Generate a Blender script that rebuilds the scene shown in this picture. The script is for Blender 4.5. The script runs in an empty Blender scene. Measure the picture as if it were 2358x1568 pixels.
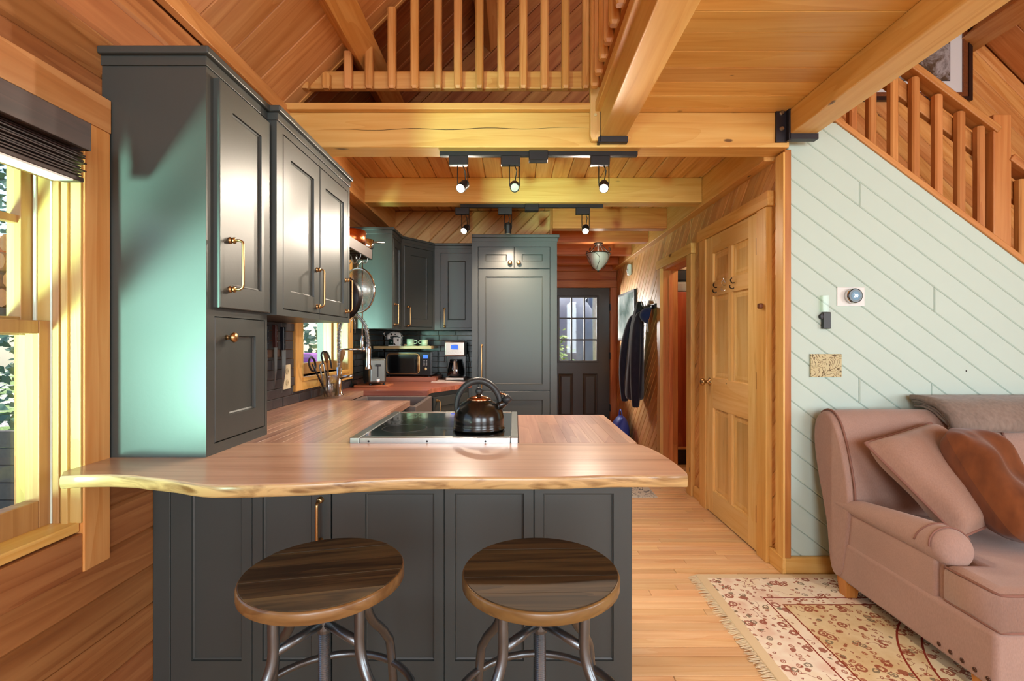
import bpy, math, random
from mathutils import Vector as V, Matrix as Mx
random.seed(7)
SC = bpy.context.scene
COL = SC.collection
R = math.radians

# ------------------------------------------------------------------ camera, world, sun, large lights, exposure
H, F, PX, PY = 1.27, 1120.0, 1185.0, 784.0
cd = bpy.data.cameras.new('camera'); cam = bpy.data.objects.new('camera', cd); COL.objects.link(cam)
cam.location = (0, 0, H); cam.rotation_euler = (R(90), 0, 0)
cd.sensor_fit = 'HORIZONTAL'; cd.sensor_width = 36.0; cd.lens = F / 2358 * 36
cd.shift_x = -6 / 2358; cd.clip_start = .05
SC.camera = cam
SC.view_settings.view_transform = 'Standard'; SC.view_settings.look = 'None'
SC.view_settings.gamma = 1; SC.view_settings.use_curve_mapping = False
SC.view_settings.exposure = 0.12
SC.cycles.max_bounces = 6; SC.cycles.diffuse_bounces = 3; SC.cycles.glossy_bounces = 3
SC.cycles.use_adaptive_sampling = True; SC.cycles.adaptive_threshold = .05
SC.cycles.transmission_bounces = 6; SC.cycles.transparent_max_bounces = 12
SC.cycles.caustics_reflective = False; SC.cycles.caustics_refractive = False
SC.cycles.sample_clamp_indirect = 6

w = bpy.data.worlds.new('sky'); SC.world = w; w.use_nodes = True
nt = w.node_tree
bg = nt.nodes['Background']
sky = nt.nodes.new('ShaderNodeTexSky'); sky.sky_type = 'NISHITA'; sky.sun_disc = False
sky.sun_elevation = R(50); sky.sun_rotation = R(25)
nt.links.new(sky.outputs[0], bg.inputs[0]); bg.inputs[1].default_value = .36

def light(name, kind, loc, target, energy, color, **kw):
    l = bpy.data.lights.new(name, kind); o = bpy.data.objects.new(name, l); COL.objects.link(o)
    o.location = loc; d = V(target) - V(loc)
    o.rotation_euler = d.to_track_quat('-Z', 'Y').to_euler()
    l.energy = energy; l.color = color
    for k, v in kw.items(): setattr(l, k, v)
    return o
light('sun', 'SUN', (3, 9, 12), (0, 3.0, 0), 6.0, (1, .95, .86), angle=R(1))
DAY = (.84, .94, 1.0)
# daylight in the great-room windows behind the viewer and beside the sofa, and in the two kitchen windows
light('daylight_south_window', 'AREA', (-.1, -3.96, 1.75), (.3, 3, 1.4), 125, DAY, shape='RECTANGLE', size=1.9, size_y=1.9)
light('daylight_south_window_b', 'AREA', (2.9, -3.96, 1.75), (2.4, 3, 1.3), 115, DAY, shape='RECTANGLE', size=1.9, size_y=1.9)
light('daylight_gable_window', 'AREA', (1.6, -3.96, 3.9), (1.2, 3, .8), 6, (1, .95, .88), shape='RECTANGLE', size=2.0, size_y=1.1)
light('daylight_east_window', 'AREA', (4.42, -.6, 1.55), (0, .5, 1.4), 50, DAY, shape='RECTANGLE', size=1.6, size_y=1.3)
light('daylight_sash_window', 'AREA', (-1.79, -.9, .78), (-1.0, 1.457, 1.56), 27, (.48, 1.0, .78), shape='RECTANGLE', size=.34, size_y=.34, spread=R(42))
light('daylight_sink_window', 'AREA', (-1.78, 2.06, 1.15), (-1.0, 3.655, 1.6), 70, (.52, 1.0, .82), shape='RECTANGLE', size=.15, size_y=.25)
light('daylight_entry_door', 'AREA', (.2, 7.95, 1.6), (1.47, 5.8, 1.6), 150, (1, .96, .88), shape='RECTANGLE', size=.35, size_y=.5)

# ------------------------------------------------------------------ helpers
def srgb(r, g, b):
    f = lambda c: (c / 255 / 12.92) if c <= 10 else ((c / 255 + .055) / 1.055) ** 2.4
    return (f(r), f(g), f(b), 1)
def P(px, py, d): return V(((px - PX) / F * d, d, H - (py - PY) / F * d))
def W(o):
    m = o.matrix_basis.copy()
    return W(o.parent) @ m if o.parent else m
def place(o, parent, M):
    if parent: o.parent = parent; o.matrix_basis = W(parent).inverted() @ M
    else: o.matrix_basis = M
def tag(o, label=None, cat=None, group=None, kind=None):
    if label: o['label'] = label
    if cat: o['category'] = cat
    if group: o['group'] = group
    if kind: o['kind'] = kind
    return o
def thing(name, label, cat, loc=(0, 0, 0), rz=0, group=None, kind=None):
    o = bpy.data.objects.new(name, None); COL.objects.link(o); o.empty_display_size = .1
    o.matrix_basis = Mx.Translation(loc) @ Mx.Rotation(rz, 4, 'Z')
    return tag(o, label, cat, group, kind)
def struct(name, label=None): return thing(name, label, None, kind='structure')
def copy_tree(o, parent=None, label=None):
    c = o.copy(); COL.objects.link(c); c.parent = parent
    if label: c['label'] = label
    for ch in o.children: copy_tree(ch, c)
    return c
def frame(O, U, N):
    U = V(U).normalized(); N = V(N).normalized(); Vv = N.cross(U)
    return Mx(((U.x, Vv.x, N.x, O[0]), (U.y, Vv.y, N.y, O[1]), (U.z, Vv.z, N.z, O[2]), (0, 0, 0, 1)))

class MB:
    def __init__(s): s.v = []; s.f = []
    def add(s, vs, fs):
        n = len(s.v); s.v += [V(p) for p in vs]; s.f += [tuple(i + n for i in f) for f in fs]; return s
    def box(s, x0, x1, y0, y1, z0, z1, M=None):
        vs = [V((x, y, z)) for x in (x0, x1) for y in (y0, y1) for z in (z0, z1)]
        if M: vs = [M @ p for p in vs]
        return s.add(vs, [(0, 1, 3, 2), (4, 6, 7, 5), (0, 4, 5, 1), (2, 3, 7, 6), (0, 2, 6, 4), (1, 5, 7, 3)])
    def prism(s, poly, z0, z1, ch=0, M=None):            # poly in local xy, extruded in z, optional top chamfer
        lv = [(poly, z0)]
        if ch > 0:
            ins = inset(poly, ch)
            if ins and len(ins) == len(poly): lv += [(poly, z1 - ch), (ins, z1)]
            else: lv += [(poly, z1)]
        else: lv += [(poly, z1)]
        n = len(poly); vs = [V((p[0], p[1], z)) for pl, z in lv for p in pl]
        if M: vs = [M @ p for p in vs]
        fs = [tuple(reversed(range(n))), tuple(range((len(lv) - 1) * n, len(lv) * n))]
        for k in range(len(lv) - 1):
            for i in range(n):
                j = (i + 1) % n; fs.append((k * n + i, k * n + j, (k + 1) * n + j, (k + 1) * n + i))
        return s.add(vs, fs)
    def rings(s, rings, close=True, cap=(True, True)):
        n = len(rings[0]); vs = [p for r in rings for p in r]; fs = []
        for k in range(len(rings) - 1):
            for i in range(n if close else n - 1):
                j = (i + 1) % n; fs.append((k * n + i, k * n + j, (k + 1) * n + j, (k + 1) * n + i))
        if cap[0]: fs.append(tuple(reversed(range(n))))
        if cap[1]: fs.append(tuple(range((len(rings) - 1) * n, len(rings) * n)))
        return s.add(vs, fs)
    def tube(s, path, r, seg=10, closed=False):
        path = [V(p) for p in path]; n = len(path); rs = r if isinstance(r, (list, tuple)) else [r] * n
        rings = []; up = None
        for i in range(n):
            if closed: t = path[(i + 1) % n] - path[i - 1]
            else: t = path[min(i + 1, n - 1)] - path[max(i - 1, 0)]
            t.normalize()
            if up is None:
                up = t.orthogonal().normalized()
            else:
                up = up - t * up.dot(t)
                up = up.normalized() if up.length > 1e-6 else t.orthogonal().normalized()
            b = t.cross(up)
            rings.append([path[i] + (up * math.cos(a) + b * math.sin(a)) * rs[i] for a in [2 * math.pi * k / seg for k in range(seg)]])
        if closed: rings.append(rings[0]); return s.rings(rings, True, (False, False))
        return s.rings(rings)
    def lathe(s, prof, c=(0, 0, 0), seg=24, M=None, cap=(True, True)):      # prof: (r,z) list
        rings = []
        for r, z in prof:
            ring = [V((c[0] + r * math.cos(2 * math.pi * k / seg), c[1] + r * math.sin(2 * math.pi * k / seg), c[2] + z)) for k in range(seg)]
            rings.append([M @ p for p in ring] if M else ring)
        return s.rings(rings, True, cap)
    def ball(s, c, r, seg=12, sc=(1, 1, 1)):
        prof = []
        m = seg // 2
        for i in range(m + 1):
            a = -math.pi / 2 + math.pi * i / m
            prof.append((max(math.cos(a), .01) * r, math.sin(a) * r))
        M = Mx.Translation(c) @ Mx.Diagonal((sc[0], sc[1], sc[2], 1))
        return s.lathe(prof, (0, 0, 0), seg, M)
    def build(s, name, mat, parent=None, M=None, smooth=False, bevel=0, bseg=2, sub=0, mods=None):
        M = M or Mx()
        lo = V((min(p.x for p in s.v), min(p.y for p in s.v), min(p.z for p in s.v)))
        hi = V((max(p.x for p in s.v), max(p.y for p in s.v), max(p.z for p in s.v)))
        c = V(((lo.x + hi.x) / 2, (lo.y + hi.y) / 2, (lo.z + hi.z) / 2))
        me = bpy.data.meshes.new(name); me.from_pydata([tuple(p - c) for p in s.v], [], s.f); me.update()
        if mat: me.materials.append(mat)
        o = bpy.data.objects.new(name, me); COL.objects.link(o)
        place(o, parent, M @ Mx.Translation(c))
        if smooth: 
            for p in me.polygons: p.use_smooth = True
        if bevel:
            b = o.modifiers.new('bevel', 'BEVEL'); b.width = bevel; b.segments = bseg; b.limit_method = 'ANGLE'; b.angle_limit = R(35)
            if not smooth and bseg > 1:
                for p in me.polygons: p.use_smooth = True
                b.harden_normals = True
        if sub:
            m = o.modifiers.new('subd', 'SUBSURF'); m.levels = sub; m.render_levels = sub
        return o
def bx(name, mat, parent, x0, x1, y0, y1, z0, z1, bevel=0, M=None, bseg=2):
    return MB().box(min(x0, x1), max(x0, x1), min(y0, y1), max(y0, y1), min(z0, z1), max(z0, z1)).build(name, mat, parent, M, bevel=bevel, bseg=bseg)

# 2D convex clipping
def clip(poly, a, b, c):                                  # keep a*x+b*y<=c
    out = []
    for i in range(len(poly)):
        p, q = poly[i], poly[(i + 1) % len(poly)]
        dp, dq = a * p[0] + b * p[1] - c, a * q[0] + b * q[1] - c
        if dp <= 0: out.append(p)
        if (dp < 0 < dq) or (dq < 0 < dp):
            t = dp / (dp - dq); out.append((p[0] + (q[0] - p[0]) * t, p[1] + (q[1] - p[1]) * t))
    res = []
    for p in out:
        if not res or (abs(p[0] - res[-1][0]) + abs(p[1] - res[-1][1])) > 1e-5: res.append(p)
    if len(res) > 1 and abs(res[0][0] - res[-1][0]) + abs(res[0][1] - res[-1][1]) <= 1e-5: res.pop()
    return res
def area(p): return sum(p[i][0] * p[(i + 1) % len(p)][1] - p[(i + 1) % len(p)][0] * p[i][1] for i in range(len(p))) / 2
def ccw(p): return p if area(p) > 0 else p[::-1]
def inset(poly, c):
    poly = ccw(poly); out = []
    n = len(poly)
    for i in range(n):
        p0, p, p1 = V(poly[i - 1]), V(poly[i]), V(poly[(i + 1) % n])
        e0, e1 = (p - p0), (p1 - p)
        if e0.length < 2.2 * c or e1.length < 2.2 * c: return None
        e0.normalize(); e1.normalize()
        n0, n1 = V((-e0.y, e0.x)), V((-e1.y, e1.x)); b = n0 + n1
        if b.length < 1e-4: return None
        b.normalize(); k = c / max(b.dot(n0), .3); out.append((p.x + b.x * k, p.y + b.y * k))
    return out
def boards(name, mat, parent, regions, O, U, N, w, t, v0=0.0, gap=.0, ch=.003, cuts=None, jit=0):
    """strips of width w along U, clipped to convex regions (world points), as one object each"""
    M = frame(O, U, N); Mi = M.inverted(); made = []
    regs = []
    for rg in regions:
        q = [Mi @ V(p) for p in rg]; regs.append(ccw([(p.x, p.y) for p in q]))
    lo = min(p[1] for r in regs for p in r); hi = max(p[1] for r in regs for p in r)
    k = math.floor((lo - v0) / w)
    while v0 + k * w < hi:
        a, b = v0 + k * w + gap / 2, v0 + (k + 1) * w - gap / 2
        for rg in regs:
            pl = clip(clip(rg, 0, 1, b), 0, -1, -a)
            if len(pl) < 3 or abs(area(pl)) < 2e-4: continue
            pieces = [pl]
            for (kk, cu) in (cuts or {}).items() if isinstance(cuts, dict) else []:
                if kk == k:
                    for (ca, cb, cc) in cu:
                        nxt = []
                        for q in pieces:
                            for sgn in (1, -1):
                                r2 = clip(q, ca * sgn, cb * sgn, cc * sgn - gap / 2 - .0006)
                                if len(r2) >= 3 and abs(area(r2)) > 1e-4: nxt.append(r2)
                        pieces = nxt
            for q in pieces:
                q = ccw(q); o = MB().prism(q, 0, t + random.uniform(-jit, jit), ch).build(name, mat, parent, M); made.append(o)
        k += 1
    return made
def minus(rect, holes):                                   # axis rects (a0,a1,b0,b1) minus holes
    out = [rect]
    for h in holes:
        nx = []
        for r in out:
            if h[0] >= r[1] or h[1] <= r[0] or h[2] >= r[3] or h[3] <= r[2]: nx.append(r); continue
            if r[0] < h[0]: nx.append((r[0], h[0], r[2], r[3]))
            if r[1] > h[1]: nx.append((h[1], r[1], r[2], r[3]))
            a0, a1 = max(r[0], h[0]), min(r[1], h[1])
            if r[2] < h[2]: nx.append((a0, a1, r[2], h[2]))
            if r[3] > h[3]: nx.append((a0, a1, h[3], r[3]))
        out = nx
    return [r for r in out if r[1] - r[0] > .004 and r[3] - r[2] > .004]

# ------------------------------------------------------------------ materials
class NT:
    def __init__(s, name):
        s.m = bpy.data.materials.new(name); s.m.use_nodes = True; s.t = s.m.node_tree
        s.b = s.t.nodes['Principled BSDF']; s.out = s.t.nodes['Material Output']
    def n(s, ty, **kw):
        x = s.t.nodes.new('ShaderNode' + ty)
        for k, v in kw.items():
            if k.startswith('i_'): x.inputs[k[2:].replace('_', ' ')].default_value = v
            else: setattr(x, k, v)
        return x
    def l(s, a, b): s.t.links.new(a, b)
    def math(s, op, a, b=None, c=None):
        x = s.n('Math', operation=op)
        for i, v in enumerate((a, b, c)):
            if v is None: continue
            if hasattr(v, 'is_output'): s.l(v, x.inputs[i])
            else: x.inputs[i].default_value = v
        return x.outputs[0]
    def mix(s, f, a, b, bt='MIX'):
        x = s.n('Mix', data_type='RGBA', blend_type=bt)
        for i, v in ((0, f), (6, a), (7, b)):
            if hasattr(v, 'is_output'): s.l(v, x.inputs[i])
            else: x.inputs[i].default_value = v
        return x.outputs[2]
    def ramp(s, f, stops, interp='LINEAR'):
        x = s.n('ValToRGB'); x.color_ramp.interpolation = interp
        el = x.color_ramp.elements
        while len(el) < len(stops): el.new(.5)
        for e, (p, c) in zip(el, stops): e.position = p; e.color = c
        if f is not None: s.l(f, x.inputs[0])
        return x.outputs[0]
    def col(s, c):
        if hasattr(c, 'is_output'): s.l(c, s.b.inputs['Base Color'])
        else: s.b.inputs['Base Color'].default_value = c
    def set(s, **kw):
        for k, v in kw.items():
            i = s.b.inputs[k.replace('_', ' ')]
            if hasattr(v, 'is_output'): s.l(v, i)
            else: i.default_value = v
    def bump(s, h, st=.2, dist=.01):
        x = s.n('Bump'); x.inputs['Strength'].default_value = st; x.inputs['Distance'].default_value = dist
        s.l(h, x.inputs['Height']); s.l(x.outputs[0], s.b.inputs['Normal'])
    def coords(s, scale=(1, 1, 1), rnd=True, kind='Object', island=False):
        tc = s.n('TexCoord'); v = tc.outputs[kind]
        if rnd:
            sc = s.n('VectorMath', operation='SCALE'); cv = s.n('CombineXYZ')
            rn = s.n('NewGeometry').outputs['Random Per Island'] if island else s.n('ObjectInfo').outputs['Random']
            s.l(rn, cv.inputs[0]); s.l(s.math('FRACT', s.math('MULTIPLY', rn, 37.7)), cv.inputs[1])
            s.l(s.math('FRACT', s.math('MULTIPLY', rn, 91.3)), cv.inputs[2])
            s.l(cv.outputs[0], sc.inputs[0]); sc.inputs['Scale'].default_value = 40
            ad = s.n('VectorMath', operation='ADD'); s.l(v, ad.inputs[0]); s.l(sc.outputs[0], ad.inputs[1]); v = ad.outputs[0]
            s.rand = rn
        mp = s.n('Mapping'); mp.inputs['Scale'].default_value = scale; s.l(v, mp.inputs['Vector']); s.raw = v
        return mp.outputs[0]
CACHE = {}
def wood(key, light, mid, dark, axis='x', rough=.42, knots=1.0, var=.22, fine=1.0, knotc=(70, 34, 14), sheen=.5, coat=0, island=False):
    k = (key, axis, island)
    if k in CACHE: return CACHE[k]
    t = NT('wood_' + key + '_' + axis)
    L, S = 1.5 * fine, 24.0 * fine
    sc = {'x': (L, S, S), 'y': (S, L, S), 'z': (S, S, L)}[axis]
    v = t.coords(sc, island=island)
    n1 = t.n('TexNoise', i_Scale=1.0, i_Detail=3.0, i_Roughness=.6, i_Distortion=.6); t.l(v, n1.inputs['Vector'])
    mp2 = t.n('Mapping'); sc2 = tuple(a * .2 for a in sc); mp2.inputs['Scale'].default_value = sc2; t.l(t.raw, mp2.inputs['Vector'])
    n2 = t.n('TexNoise', i_Scale=1.0, i_Detail=2.0, i_Distortion=1.2); t.l(mp2.outputs[0], n2.inputs['Vector'])
    rg = t.math('FRACT', t.math('MULTIPLY', n2.outputs['Fac'], 7.0))
    rg = t.math('POWER', rg, 2.2)
    fac = t.math('ADD', t.math('MULTIPLY', n1.outputs['Fac'], .75), t.math('MULTIPLY', rg, .15))
    c = t.ramp(fac, [(.25, srgb(*light)), (.52, srgb(*mid)), (.82, srgb(*dark))])
    # whole-board tone
    tone = t.math('ADD', 1 - var / 2, t.math('MULTIPLY', t.rand, var))
    hs = t.n('HueSaturation'); t.l(tone, hs.inputs['Value']); t.l(c, hs.inputs['Color'])
    t.l(t.math('ADD', .491, t.math('MULTIPLY', t.math('FRACT', t.math('MULTIPLY', t.rand, 13.1)), .011)), hs.inputs['Hue'])
    c = hs.outputs[0]
    if knots:
        mp3 = t.n('Mapping'); ks = {'x': (3.4, 9.5, 9.5), 'y': (9.5, 3.4, 9.5), 'z': (9.5, 9.5, 3.4)}[axis]
        mp3.inputs['Scale'].default_value = ks; t.l(t.raw, mp3.inputs['Vector'])
        nd = t.n('TexNoise', i_Scale=4.0); t.l(mp3.outputs[0], nd.inputs['Vector'])
        va = t.n('VectorMath', operation='ADD'); t.l(mp3.outputs[0], va.inputs[0])
        vs = t.n('VectorMath', operation='SCALE'); t.l(nd.outputs['Color'], vs.inputs[0]); vs.inputs['Scale'].default_value = .12; t.l(vs.outputs[0], va.inputs[1])
        vo = t.n('TexVoronoi', i_Scale=1.0); t.l(va.outputs[0], vo.inputs['Vector'])
        sp = t.n('SeparateColor'); t.l(vo.outputs['Color'], sp.inputs[0])
        thr = t.math('MULTIPLY', t.math('GREATER_THAN', sp.outputs[0], 1 - .30 * knots), t.math('ADD', .05, t.math('MULTIPLY', t.math('POWER', sp.outputs[1], 3.0), .17)))
        mr = t.n('MapRange', interpolation_type='SMOOTHSTEP'); t.l(vo.outputs['Distance'], mr.inputs[0]); t.l(t.math('MULTIPLY', thr, .45), mr.inputs[1]); t.l(t.math('ADD', thr, .001), mr.inputs[2])
        mr.inputs[3].default_value = 1; mr.inputs[4].default_value = 0
        kf = t.math('MULTIPLY', mr.outputs[0], t.math('GREATER_THAN', thr, .01))
        c = t.mix(t.math('MULTIPLY', kf, .82), c, srgb(*knotc))
    t.col(c); t.set(Roughness=rough, Specular_IOR_Level=sheen)
    if coat: t.set(Coat_Weight=coat, Coat_Roughness=.2)
    CACHE[k] = t.m; return t.m
PINE = lambda a='x': wood('pine', (230, 174, 106), (212, 146, 76), (178, 108, 48), a)
ORANGE = lambda a='x': wood('orange_pine', (226, 168, 106), (206, 142, 80), (172, 108, 54), a)
HONEY = lambda a='x': wood('honey_pine', (234, 190, 112), (222, 168, 86), (194, 130, 56), a)
BEAM = lambda a='x': wood('beam_pine', (236, 192, 112), (224, 170, 88), (198, 134, 58), a, knots=.9, var=.08, fine=.8)
SHADED_LOFTW = lambda a='x': wood('shaded_loft_pine', (186, 122, 70), (160, 96, 50), (124, 68, 34), a, knots=1.3)  # pine darkened to put the loft's shade into the board colour
KNOTTY = lambda a='x': wood('knotty_pine', (226, 180, 116), (208, 150, 86), (172, 108, 54), a, knots=1.5, var=.3)
LOGW = lambda a='x': wood('log_siding', (184, 128, 76), (160, 102, 56), (120, 70, 36), a, var=.22)
REDW = lambda a='x': wood('red_fir', (212, 136, 72), (194, 110, 52), (156, 80, 34), a, knots=.5)
DOORW = lambda a='x': wood('door_pine', (244, 208, 138), (234, 190, 112), (210, 158, 80), a, knots=.25, var=.12)
FLOORW = lambda a='x', island=False: wood('floor_maple', (236, 202, 154), (222, 178, 126), (192, 142, 92), a, knots=.12, var=.26, rough=.34, island=island)
BLOCK = lambda a='x': wood('walnut_block', (192, 154, 130), (164, 122, 100), (120, 84, 68), a, knots=0, var=.45, rough=.3, coat=.25)
SLABW = lambda a='x': wood('walnut_slab', (206, 170, 140), (182, 142, 112), (130, 98, 76), a, knots=.3, var=.05, rough=.28, fine=.7, coat=.25)
CLOSET = lambda a='x': wood('red_closet', (176, 86, 42), (152, 64, 28), (116, 42, 18), a, knots=0)

def plain(name, c, rough=.5, metal=0.0, spec=.5, noise=0, nscale=30, bump=0, coat=0, **kw):
    if name in CACHE: return CACHE[name]
    t = NT(name); c = srgb(*c)
    if noise or bump:
        v = t.coords((nscale,) * 3); n = t.n('TexNoise', i_Scale=1.0, i_Detail=3.0); t.l(v, n.inputs['Vector'])
        if noise:
            t.col(t.mix(n.outputs['Fac'], tuple(x * (1 - noise) for x in c[:3]) + (1,), tuple(min(1, x * (1 + noise)) for x in c[:3]) + (1,)))
        else: t.col(c)
        if bump: t.bump(n.outputs['Fac'], bump, .004)
    else: t.col(c)
    t.set(Roughness=rough, Metallic=metal, Specular_IOR_Level=spec)
    if coat: t.set(Coat_Weight=coat, Coat_Roughness=.15)
    t.set(**kw)
    CACHE[name] = t.m; return t.m
def glass(name, tint=(1, 1, 1), rough=.0, alpha=.12):
    if name in CACHE: return CACHE[name]
    t = NT(name); t.t.nodes.remove(t.b)
    tr = t.n('BsdfTransparent'); tr.inputs[0].default_value = (*tint, 1)
    gl = t.n('BsdfGlossy'); gl.inputs['Roughness'].default_value = rough + .02
    fr = t.n('Fresnel'); fr.inputs['IOR'].default_value = 1.45
    ff = t.math('MULTIPLY', fr.outputs[0], t.math('SUBTRACT', 1.0, t.n('NewGeometry').outputs['Backfacing']))
    mx = t.n('MixShader'); t.l(t.math('MULTIPLY_ADD', ff, .9, alpha), mx.inputs[0]); t.l(tr.outputs[0], mx.inputs[1]); t.l(gl.outputs[0], mx.inputs[2])
    t.l(mx.outputs[0], t.out.inputs[0]); CACHE[name] = t.m; return t.m
def emit(name, c, st):
    if name in CACHE: return CACHE[name]
    t = NT(name); t.col(srgb(*c)); t.set(Emission_Color=srgb(*c), Emission_Strength=st); CACHE[name] = t.m; return t.m
PAINT = plain('charcoal_green_paint', (64, 68, 66), .38, spec=.5, noise=.03, nscale=90, bump=.03)
GREENW = plain('pale_green_paint', (196, 215, 204), .55, noise=.02, nscale=8)
BLACKM = plain('black_metal', (30, 27, 30), .4, metal=.3)
BRACKET = plain('black_bracket_paint', (34, 32, 40), .42)
STEEL = plain('brushed_steel', (176, 178, 176), .28, metal=1.0, noise=.08, nscale=60)
CHROME = plain('chrome', (214, 214, 212), .1, metal=1.0)
BRASS = plain('brass', (188, 152, 104), .3, metal=1.0)
GUN = plain('gunmetal', (112, 116, 118), .32, metal=.9, noise=.12, nscale=40)
WHITEP = plain('white_plastic', (232, 232, 228), .4)
GLASS = glass('window_glass', (1, 1, 1), 0, .02)
# ------------------------------------------------------------------ the setting
XL, XR, YG, YK, YH, YU, ZD = -1.236, 1.47, 2.66, 4.58, 7.0, 3.62, 2.49
S2 = math.sqrt(.5)

# floor
fl = struct('floor', 'narrow honey-coloured strip floor running across the rooms')
bx('subfloor', FLOORW(), fl, -1.4, 4.6, -4.1, 7.1, -.12, -.015)
row = .058; mb = MB(); rnd = random.Random(3)
k = 0; y = -3.9
while y < 7.0:
    x = -1.236 - rnd.random() * .5; xmax = 4.45 if y < 3.6 else 1.47
    while x < xmax:
        L = rnd.uniform(.45, 1.25); a, b = max(x, -1.236), min(x + L, xmax)
        if b - a > .02:
            q = [(a + .0009, y + .0009), (b - .0009, y + .0009), (b - .0009, y + row - .0009), (a + .0009, y + row - .0009)]
            if 1.6 < y < 3.12 and b > .36 and a < 1.9:
                MB().prism(q, -.015, 0, .002).build('floor_board', FLOORW(), fl)
            else: mb.prism(q, -.015, 0, .002)
        x += L
    y += row
mb.build('floor_boards_beyond', FLOORW(island=True), fl)['kind'] = 'stuff'

# left wall
WIN1 = (-.25, 1.357, .76, 1.887); WIN2 = (2.785, 3.57, 1.058, 2.0)
wl = struct('wall_left', 'left wall of horizontal wooden boards with two windows')
mb = MB()
for r in minus((-4.1, 7.1, -.12, 2.6), [WIN1, WIN2]): mb.box(XL - .16, XL - .02, r[0], r[1], r[2], r[3])
mb.build('wall_core', LOGW('y'), wl)
z = .63 - 5 * .13
while z < 2.44:
    z1 = min(z + .13, 2.44)
    for r in minus((-1.2, YK, z, z1), [WIN1, WIN2]):
        MB().prism([(r[0], r[2]), (r[1], r[2]), (r[1], r[3]), (r[0], r[3])], 0, .02 + random.uniform(-.0012, .0012), .009).build(
            'wall_board', LOGW(), wl, frame((XL - .02, 0, 0), (0, 1, 0), (1, 0, 0)))
    z = z1
tr = bx('trim_1', ORANGE('y'), None, XL, XL + .035, -1.2, 2.66, 2.44, 2.515, .004); tag(tr, 'pine plate moulding where the left wall meets the roof', kind='structure')

# roofs
def roof(name, label, sgn, x0, zoff):
    st = struct(name, label)
    U = V((sgn * S2, 0, S2)); N = V((sgn * S2, 0, -S2)); O = V((x0, 0, zoff))
    return st, U, N, O
rl, U, N, O = roof('roof_left', 'sloping pine plank roof rising from the left wall', 1, XL, 2.51)
M = frame(O - N * .2, U, N)
MB().box(-.3, 4.05, -7.2, 4.1, -.02, .1).build('roof_core', SHADED_LOFTW(), rl, M)
p = lambda s, d: O + U * s + V((0, d, 0))
boards('roof_board', ORANGE(), rl, [[p(0, -.6), p(2.6, -.6), p(2.6, 2.66), p(0, 2.66)]], O - N * .02, U, N, .2265, .02, -2.563, .001, .005, jit=.0015)
MB().box(-.2, 4.0, -2.66, 4.0, .1, .18).build('roof_lining', ORANGE(), rl, M)
O2 = O - N * .075
boards('roof_board', SHADED_LOFTW(), rl, [[p(0, 2.66), p(4.03, 2.66), p(4.03, YU), p(0, YU)]], O2, U, N, .134, .02, -2.66, .001, .005, jit=.0015)
bx('rake_edge', PINE(), rl, 0, 4.0, -2.675, -2.655, .1, .205, M=M)
rr, U, N, O = roof('roof_right', 'sloping pine plank roof rising from the stair side', -1, 4.47, 2.51)
M = frame(O - N * .2, U, N)
MB().box(-.3, 4.05, -4.1, 7.2, -.02, .18).build('roof_core', ORANGE(), rr, M)
p = lambda s, d: O + U * s + V((0, d, 0))
boards('roof_board', ORANGE(), rr, [[p(0, 1.6), p(2.2, 1.6), p(2.2, YU), p(0, YU)]], O - N * .02, U, N, .2265, .02, 0, .001, .005)
# purlins set square to the roof slope
def purlin(x0, sgn, label):
    n = V((sgn * S2, 0, -S2)); u = V((sgn * S2, 0, S2))
    p0 = V((x0, 0, (x0 + 3.746) if sgn > 0 else (6.98 - x0)))
    q = [p0 - n * .02, p0 + n * .11, p0 + n * .11 + u * .137, p0 - n * .02 + u * .137]
    o = MB().rings([[a + V((0, -1.5, 0)) for a in q], [a + V((0, YU, 0)) for a in q]]).build('roof_purlin', PINE('y'), None, bevel=.004)
    return tag(o, label, 'beam', 'purlins under the sloping roof')
purlin(-.908, 1, 'pine roof purlin low on the left slope, ending behind the loft railing')
purlin(-.256, 1, 'pine roof purlin high on the left slope above the loft railing')
purlin(3.49, -1, 'pine roof purlin on the right slope beside the framed picture')
purlin(4.14, -1, 'pine roof purlin low on the right slope over the stairs')

# loft floor deck and kitchen ceiling
ce = struct('ceiling', 'pine board ceiling under the loft')
MB().box(-1.25, 1.5, 2.66, 7.05, ZD + .02, 2.53).build('deck_core', PINE(), ce)
MB().box(.44, 1.6, -1.6, 2.66, ZD + .02, 2.53).build('deck_core', PINE(), ce)
reg = [[(XL, 2.70, 0), (1.47, 2.70, 0), (1.47, YK, 0), (XL, YK, 0)], [(.35, YK, 0), (1.47, YK, 0), (1.47, YH, 0), (.35, YH, 0)]]
boards('ceiling_board', PINE(), ce, [[(a, b, ZD) for a, b, c in r] for r in reg], (0, 0, ZD + .02), (0, 1, 0), (0, 0, -1), .1235, .02, .03, .002, .007, jit=.0008)
boards('deck_board', HONEY(), ce, [[(.445, -.8, ZD), (1.6, -.8, ZD), (1.6, 2.66, ZD), (.445, 2.66, ZD)]], (0, 0, ZD + .02), (1, 0, 0), (0, 0, -1), .125, .02, -2.176, .0008, .003, jit=.0008)
bx('deck_nosing', BEAM(), ce, XL, .43, 2.565, 2.68, ZD, 2.527, .006)
bx('deck_edge', HONEY('y'), ce, .425, .458, -1.5, 2.6, 2.475, 2.532, .006)

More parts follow.
